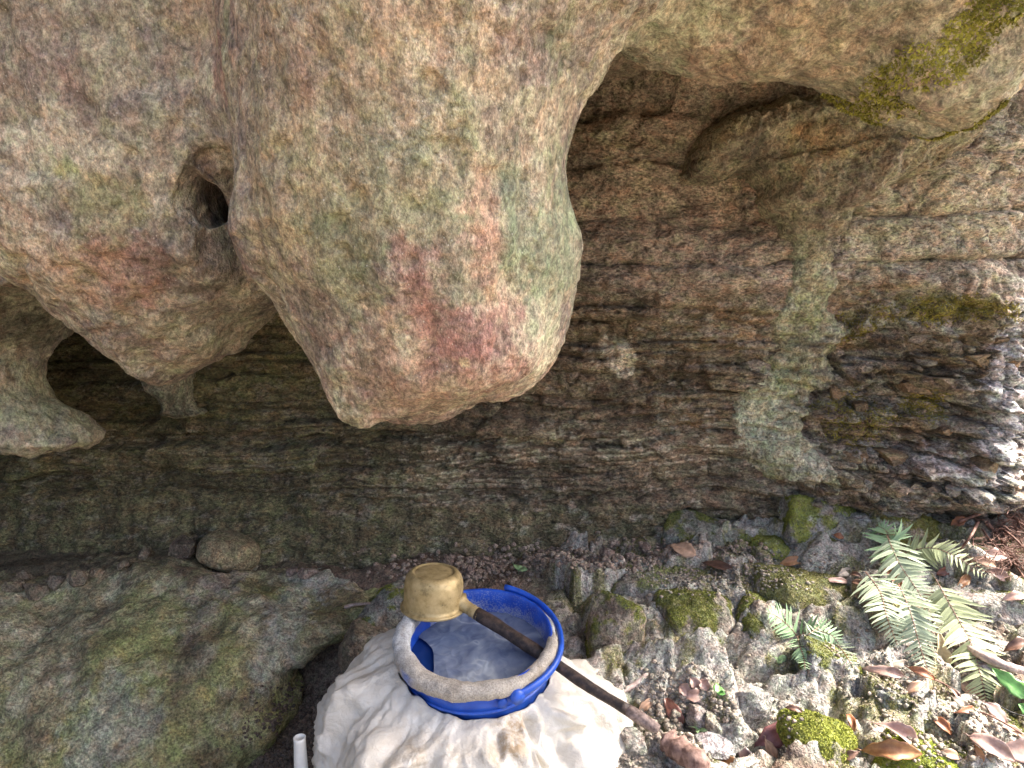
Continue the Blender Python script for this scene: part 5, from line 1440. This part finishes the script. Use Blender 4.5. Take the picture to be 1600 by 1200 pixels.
def frond(plant, pix, lifts, wpx, npair, key, seed, bare=.08):
    r = random.Random(seed); pts = []
    for (px, py), lf in zip(pix, lifts):
        h = hit(px, py)[0]; d = ray_dir(px, py)
        pts.append(h - d * lf)
    # keep the frond smooth where the rock behind it steps
    deps = [(p - CAM).length for p in pts]
    m = sorted(deps)[len(deps) // 2]
    pts = [CAM + ray_dir(*px) * (m + max(-.05, min(.05, dd - m)) - .5 * max(0, dd - m - .05) * 0) for px, dd in zip(pix, deps)]
    line = [bez(pts, k / 24) for k in range(25)]
    v, q = tube([p - plant.location for p in line], [.0011 * (1 - .6 * k / 24) for k in range(25)], 6)
    fr_ = poly_mesh('frond', v, q, LM['brown'], plant, True, np.full((len(v), 3), 1.6))
    s = m / FPX
    for k in range(npair):
        t = bare + (1 - bare) * (k + .5) / npair
        p = bez(pts, t); tg = (bez(pts, min(1, t + .02)) - bez(pts, max(0, t - .02))).normalized()
        nrm = (CAM - p).normalized() * .8 + Vector((0, 0, .7)); nrm = (nrm - tg * nrm.dot(tg)).normalized()
        side = tg.cross(nrm)
        env = min(1, (t / .18)) ** .7 * (1 - t) ** .6 * 1.05
        L = max(.004, wpx * s * env)
        for sg in (-1, 1):
            d = (side * sg * math.cos(R(28)) + tg * math.sin(R(28 + r.uniform(-8, 8))) + nrm * r.uniform(-.30, .25)).normalized()
            yv = nrm.cross(d).normalized(); zv = d.cross(yv)
            o = bpy.data.objects.new('leaflet', LFM[key]); C.objects.link(o); o.parent = fr_
            o.matrix_local = Matrix.Translation(p - plant.location) @ Matrix((d * L * r.uniform(.85, 1.1), yv * L * r.uniform(.5, .72), zv * L)).transposed().to_4x4()
    return fr_
fern = empty('fern', tuple(hit(1420, 880)[0]), 'large pale fern with drooping fronds on the right', 'fern')
frond(fern, [(1352, 893), (1375, 925), (1386, 965), (1402, 1008)], [.02, .03, .03, .02], 40, 24, 'fern', 1)
frond(fern, [(1404, 912), (1422, 955), (1436, 1005), (1452, 1054)], [.02, .03, .03, .02], 44, 24, 'fern', 2)
frond(fern, [(1385, 835), (1405, 880), (1435, 925), (1470, 985)], [.03, .04, .04, .03], 42, 26, 'fern', 3)
frond(fern, [(1462, 905), (1490, 955), (1520, 1010), (1532, 1055), (1542, 1098)], [.02, .035, .04, .04, .03], 50, 30, 'fern_bright', 4)
frond(fern, [(1408, 866), (1450, 856), (1490, 868), (1540, 900)], [.02, .04, .04, .03], 34, 22, 'fern_bright', 5)
frond(fern, [(1405, 872), (1392, 850), (1385, 830), (1372, 822)], [.02, .04, .04, .03], 44, 16, 'fern_fresh', 6)
fern2 = empty('fern', tuple(hit(1246, 992)[0]), 'small bright fern growing from the crack in the grey boulder', 'fern')
frond(fern2, [(1246, 995), (1232, 978), (1212, 962), (1200, 958)], [.005, .02, .03, .03], 34, 14, 'fern_fresh', 11)
frond(fern2, [(1246, 995), (1250, 1010), (1256, 1028), (1258, 1046)], [.005, .02, .025, .02], 24, 14, 'fern_fresh', 12)
frond(fern2, [(1246, 995), (1270, 985), (1298, 992), (1312, 1008)], [.005, .025, .03, .02], 34, 15, 'fern_fresh', 13)
frond(fern2, [(1250, 998), (1262, 992), (1282, 978), (1296, 968)], [.005, .02, .03, .03], 26, 12, 'fern', 14)
frond(fern2, [(1300, 1002), (1316, 1016), (1328, 1034), (1334, 1046)], [.01, .015, .02, .01], 22, 12, 'fern', 15)

# ------------------------------------------------------------------ wood, sticks, roots
def stick(pix, lifts, rad, mat, label, name='stick', cat='stick', n=18, wob=.08, seed=0, parent=None, lump=.0):
    pts = []
    for (px, py), lf in zip(pix, lifts): pts.append(hit(px, py)[0] + Vector((0, 0, lf)))
    line = [bez(pts, k / n) for k in range(n + 1)]
    r = random.Random(seed)
    rr = [(rad[0] + (rad[1] - rad[0]) * k / n) * (1 + r.uniform(-lump, lump)) for k in range(n + 1)]
    if parent is None:
        rr[0] *= .55; rr[-1] *= .5; rr[1] *= .85; rr[-2] *= .8
        v, q = tube(line, rr, 10, True, wob, seed); o = poly_mesh(name, v, q, mat); return tag(o, label, cat)
    v, q = tube([p - parent.location for p in line], rr, 7, True, wob, seed); return poly_mesh(name, v, q, mat, parent)
M_bark = simple_mat('pink_bark', (.34, .22, .18), .75, ns=60, c2=(.13, .07, .055), bump=.004, bs=90)
M_root = simple_mat('root', (.28, .15, .11), .7, ns=90, c2=(.10, .045, .03), bump=.002, bs=160)
M_drywood = simple_mat('dry_wood', (.55, .45, .40), .8, ns=70, c2=(.34, .25, .22), bump=.003, bs=120)
stick([(1040, 1165), (1062, 1182), (1100, 1212)], [.012, .012, .012], (.017, .021), M_bark, 'thick reddish-brown piece of branch at the bottom edge right of the sheeting', 'branch', 'branch', wob=.22, lump=.12, seed=5)
stick([(955, 1090), (985, 1078), (1012, 1058)], [.006, .006, .008], (.006, .004), M_drywood, 'short pale stick behind the ladle handle', wob=.15, seed=6)
stick([(538, 952), (556, 948), (578, 946)], [.005, .006, .005], (.005, .003), M_drywood, 'short tan twig on the rock left of the ladle cup', wob=.15, seed=7)
stick([(1502, 1012), (1545, 1038), (1612, 1062)], [.010, .010, .010], (.008, .010), M_drywood, 'pinkish weathered wood lying by the big fern', 'driftwood', 'wood', wob=.12, lump=.08, seed=8)
LM['straw'] = leaf_mat('straw', (.52, .42, .26), (.36, .29, .16), .7); LM['sheath'] = leaf_mat('dry_sheath', (.58, .46, .34), (.36, .26, .17), .6)
leaf((1463, 1048), (1464, 985), .38, 'straw', 'upright straw-coloured dry leaf stub between the fern fronds', .1, .9, .1, seed=90, tilt=2.0, lift=.008, name='leaf_stub', nmix=.2)
leaf((1548, 1108), (1556, 1066), .62, 'sheath', 'pale dry leaf sheath below the tip of the big fern', .2, .8, .2, seed=92, tilt=2.0, lift=.012, name='leaf_sheath', nmix=.2)
stick([(1432, 1058), (1470, 1072), (1500, 1090)], [.006, .008, .006], (.0018, .0014), M_root, 'thin brown twig right of the curved rust-brown leaf', 'twig', 'twig', seed=11)
stick([(1530, 1120), (1560, 1135), (1605, 1160)], [.01, .012, .01], (.0018, .0014), M_root, 'thin twig crossing the flat wedge stone', 'twig', 'twig', seed=12)
stick([(1560, 1112), (1580, 1124), (1605, 1130)], [.012, .014, .012], (.0014, .0012), LM['green'], 'thin green stem at the right edge', 'stem', 'stem', seed=13)
roots = empty('root_tangle', tuple(hit(1560, 860)[0]), 'tangle of reddish-brown roots at the right edge under the wall', 'roots')
for k, (pix, lf, rd) in enumerate((([(1496, 828), (1520, 824), (1545, 815), (1570, 816), (1604, 798)], [.02, .03, .03, .03, .03], (.004, .006)), ([(1540, 836), (1555, 852), (1575, 880), (1600, 905)], [.03, .03, .03, .02], (.005, .003)),
                                   ([(1526, 834), (1516, 850), (1494, 872)], [.03, .02, .01], (.004, .002)), ([(1528, 834), (1520, 845), (1520, 860)], [.03, .02, .01], (.002, .0015)), ([(1534, 840), (1556, 870), (1580, 890), (1604, 915)], [.02, .02, .02, .01], (.0025, .002)),
                                   ([(1560, 842), (1585, 862), (1606, 880)], [.03, .03, .02], (.003, .002)), ([(1570, 825), (1590, 835), (1608, 850)], [.03, .035, .03], (.003, .004)))):
    stick(pix, lf, rd, M_root, None, 'root', parent=roots, seed=20 + k)
r_ = random.Random(5); V, Q = [], []; nb = 0
for k in range(420):
    a = r_.gauss(1580, 26); b = r_.gauss(848, 22) + (1580 - a) * .25
    if a > 1640 or b < 800: continue
    h = hit(min(a, 1660), b)[0]
    if (h - roots.location).length > .25: continue
    p0 = h + Vector((r_.uniform(-.01, .01), r_.uniform(-.03, 0), r_.uniform(0, .035)))
    d = Vector((r_.uniform(-1, 1), r_.uniform(-.6, .3), r_.uniform(-.7, .5))) * r_.uniform(.015, .04)
    bend = Vector((r_.uniform(-1, 1), r_.uniform(-1, 1), r_.uniform(-1, 1))) * .010
    v, q = tube([p0 - roots.location, p0 + d * .5 + bend - roots.location, p0 + d - roots.location], r_.uniform(.0005, .0012), 4, False)
    V.append(v); Q += [tuple(i + nb for i in f) for f in q]; nb += len(v)
rl = poly_mesh('rootlets', np.concatenate(V), Q, M_root, roots); rl['kind'] = 'stuff'
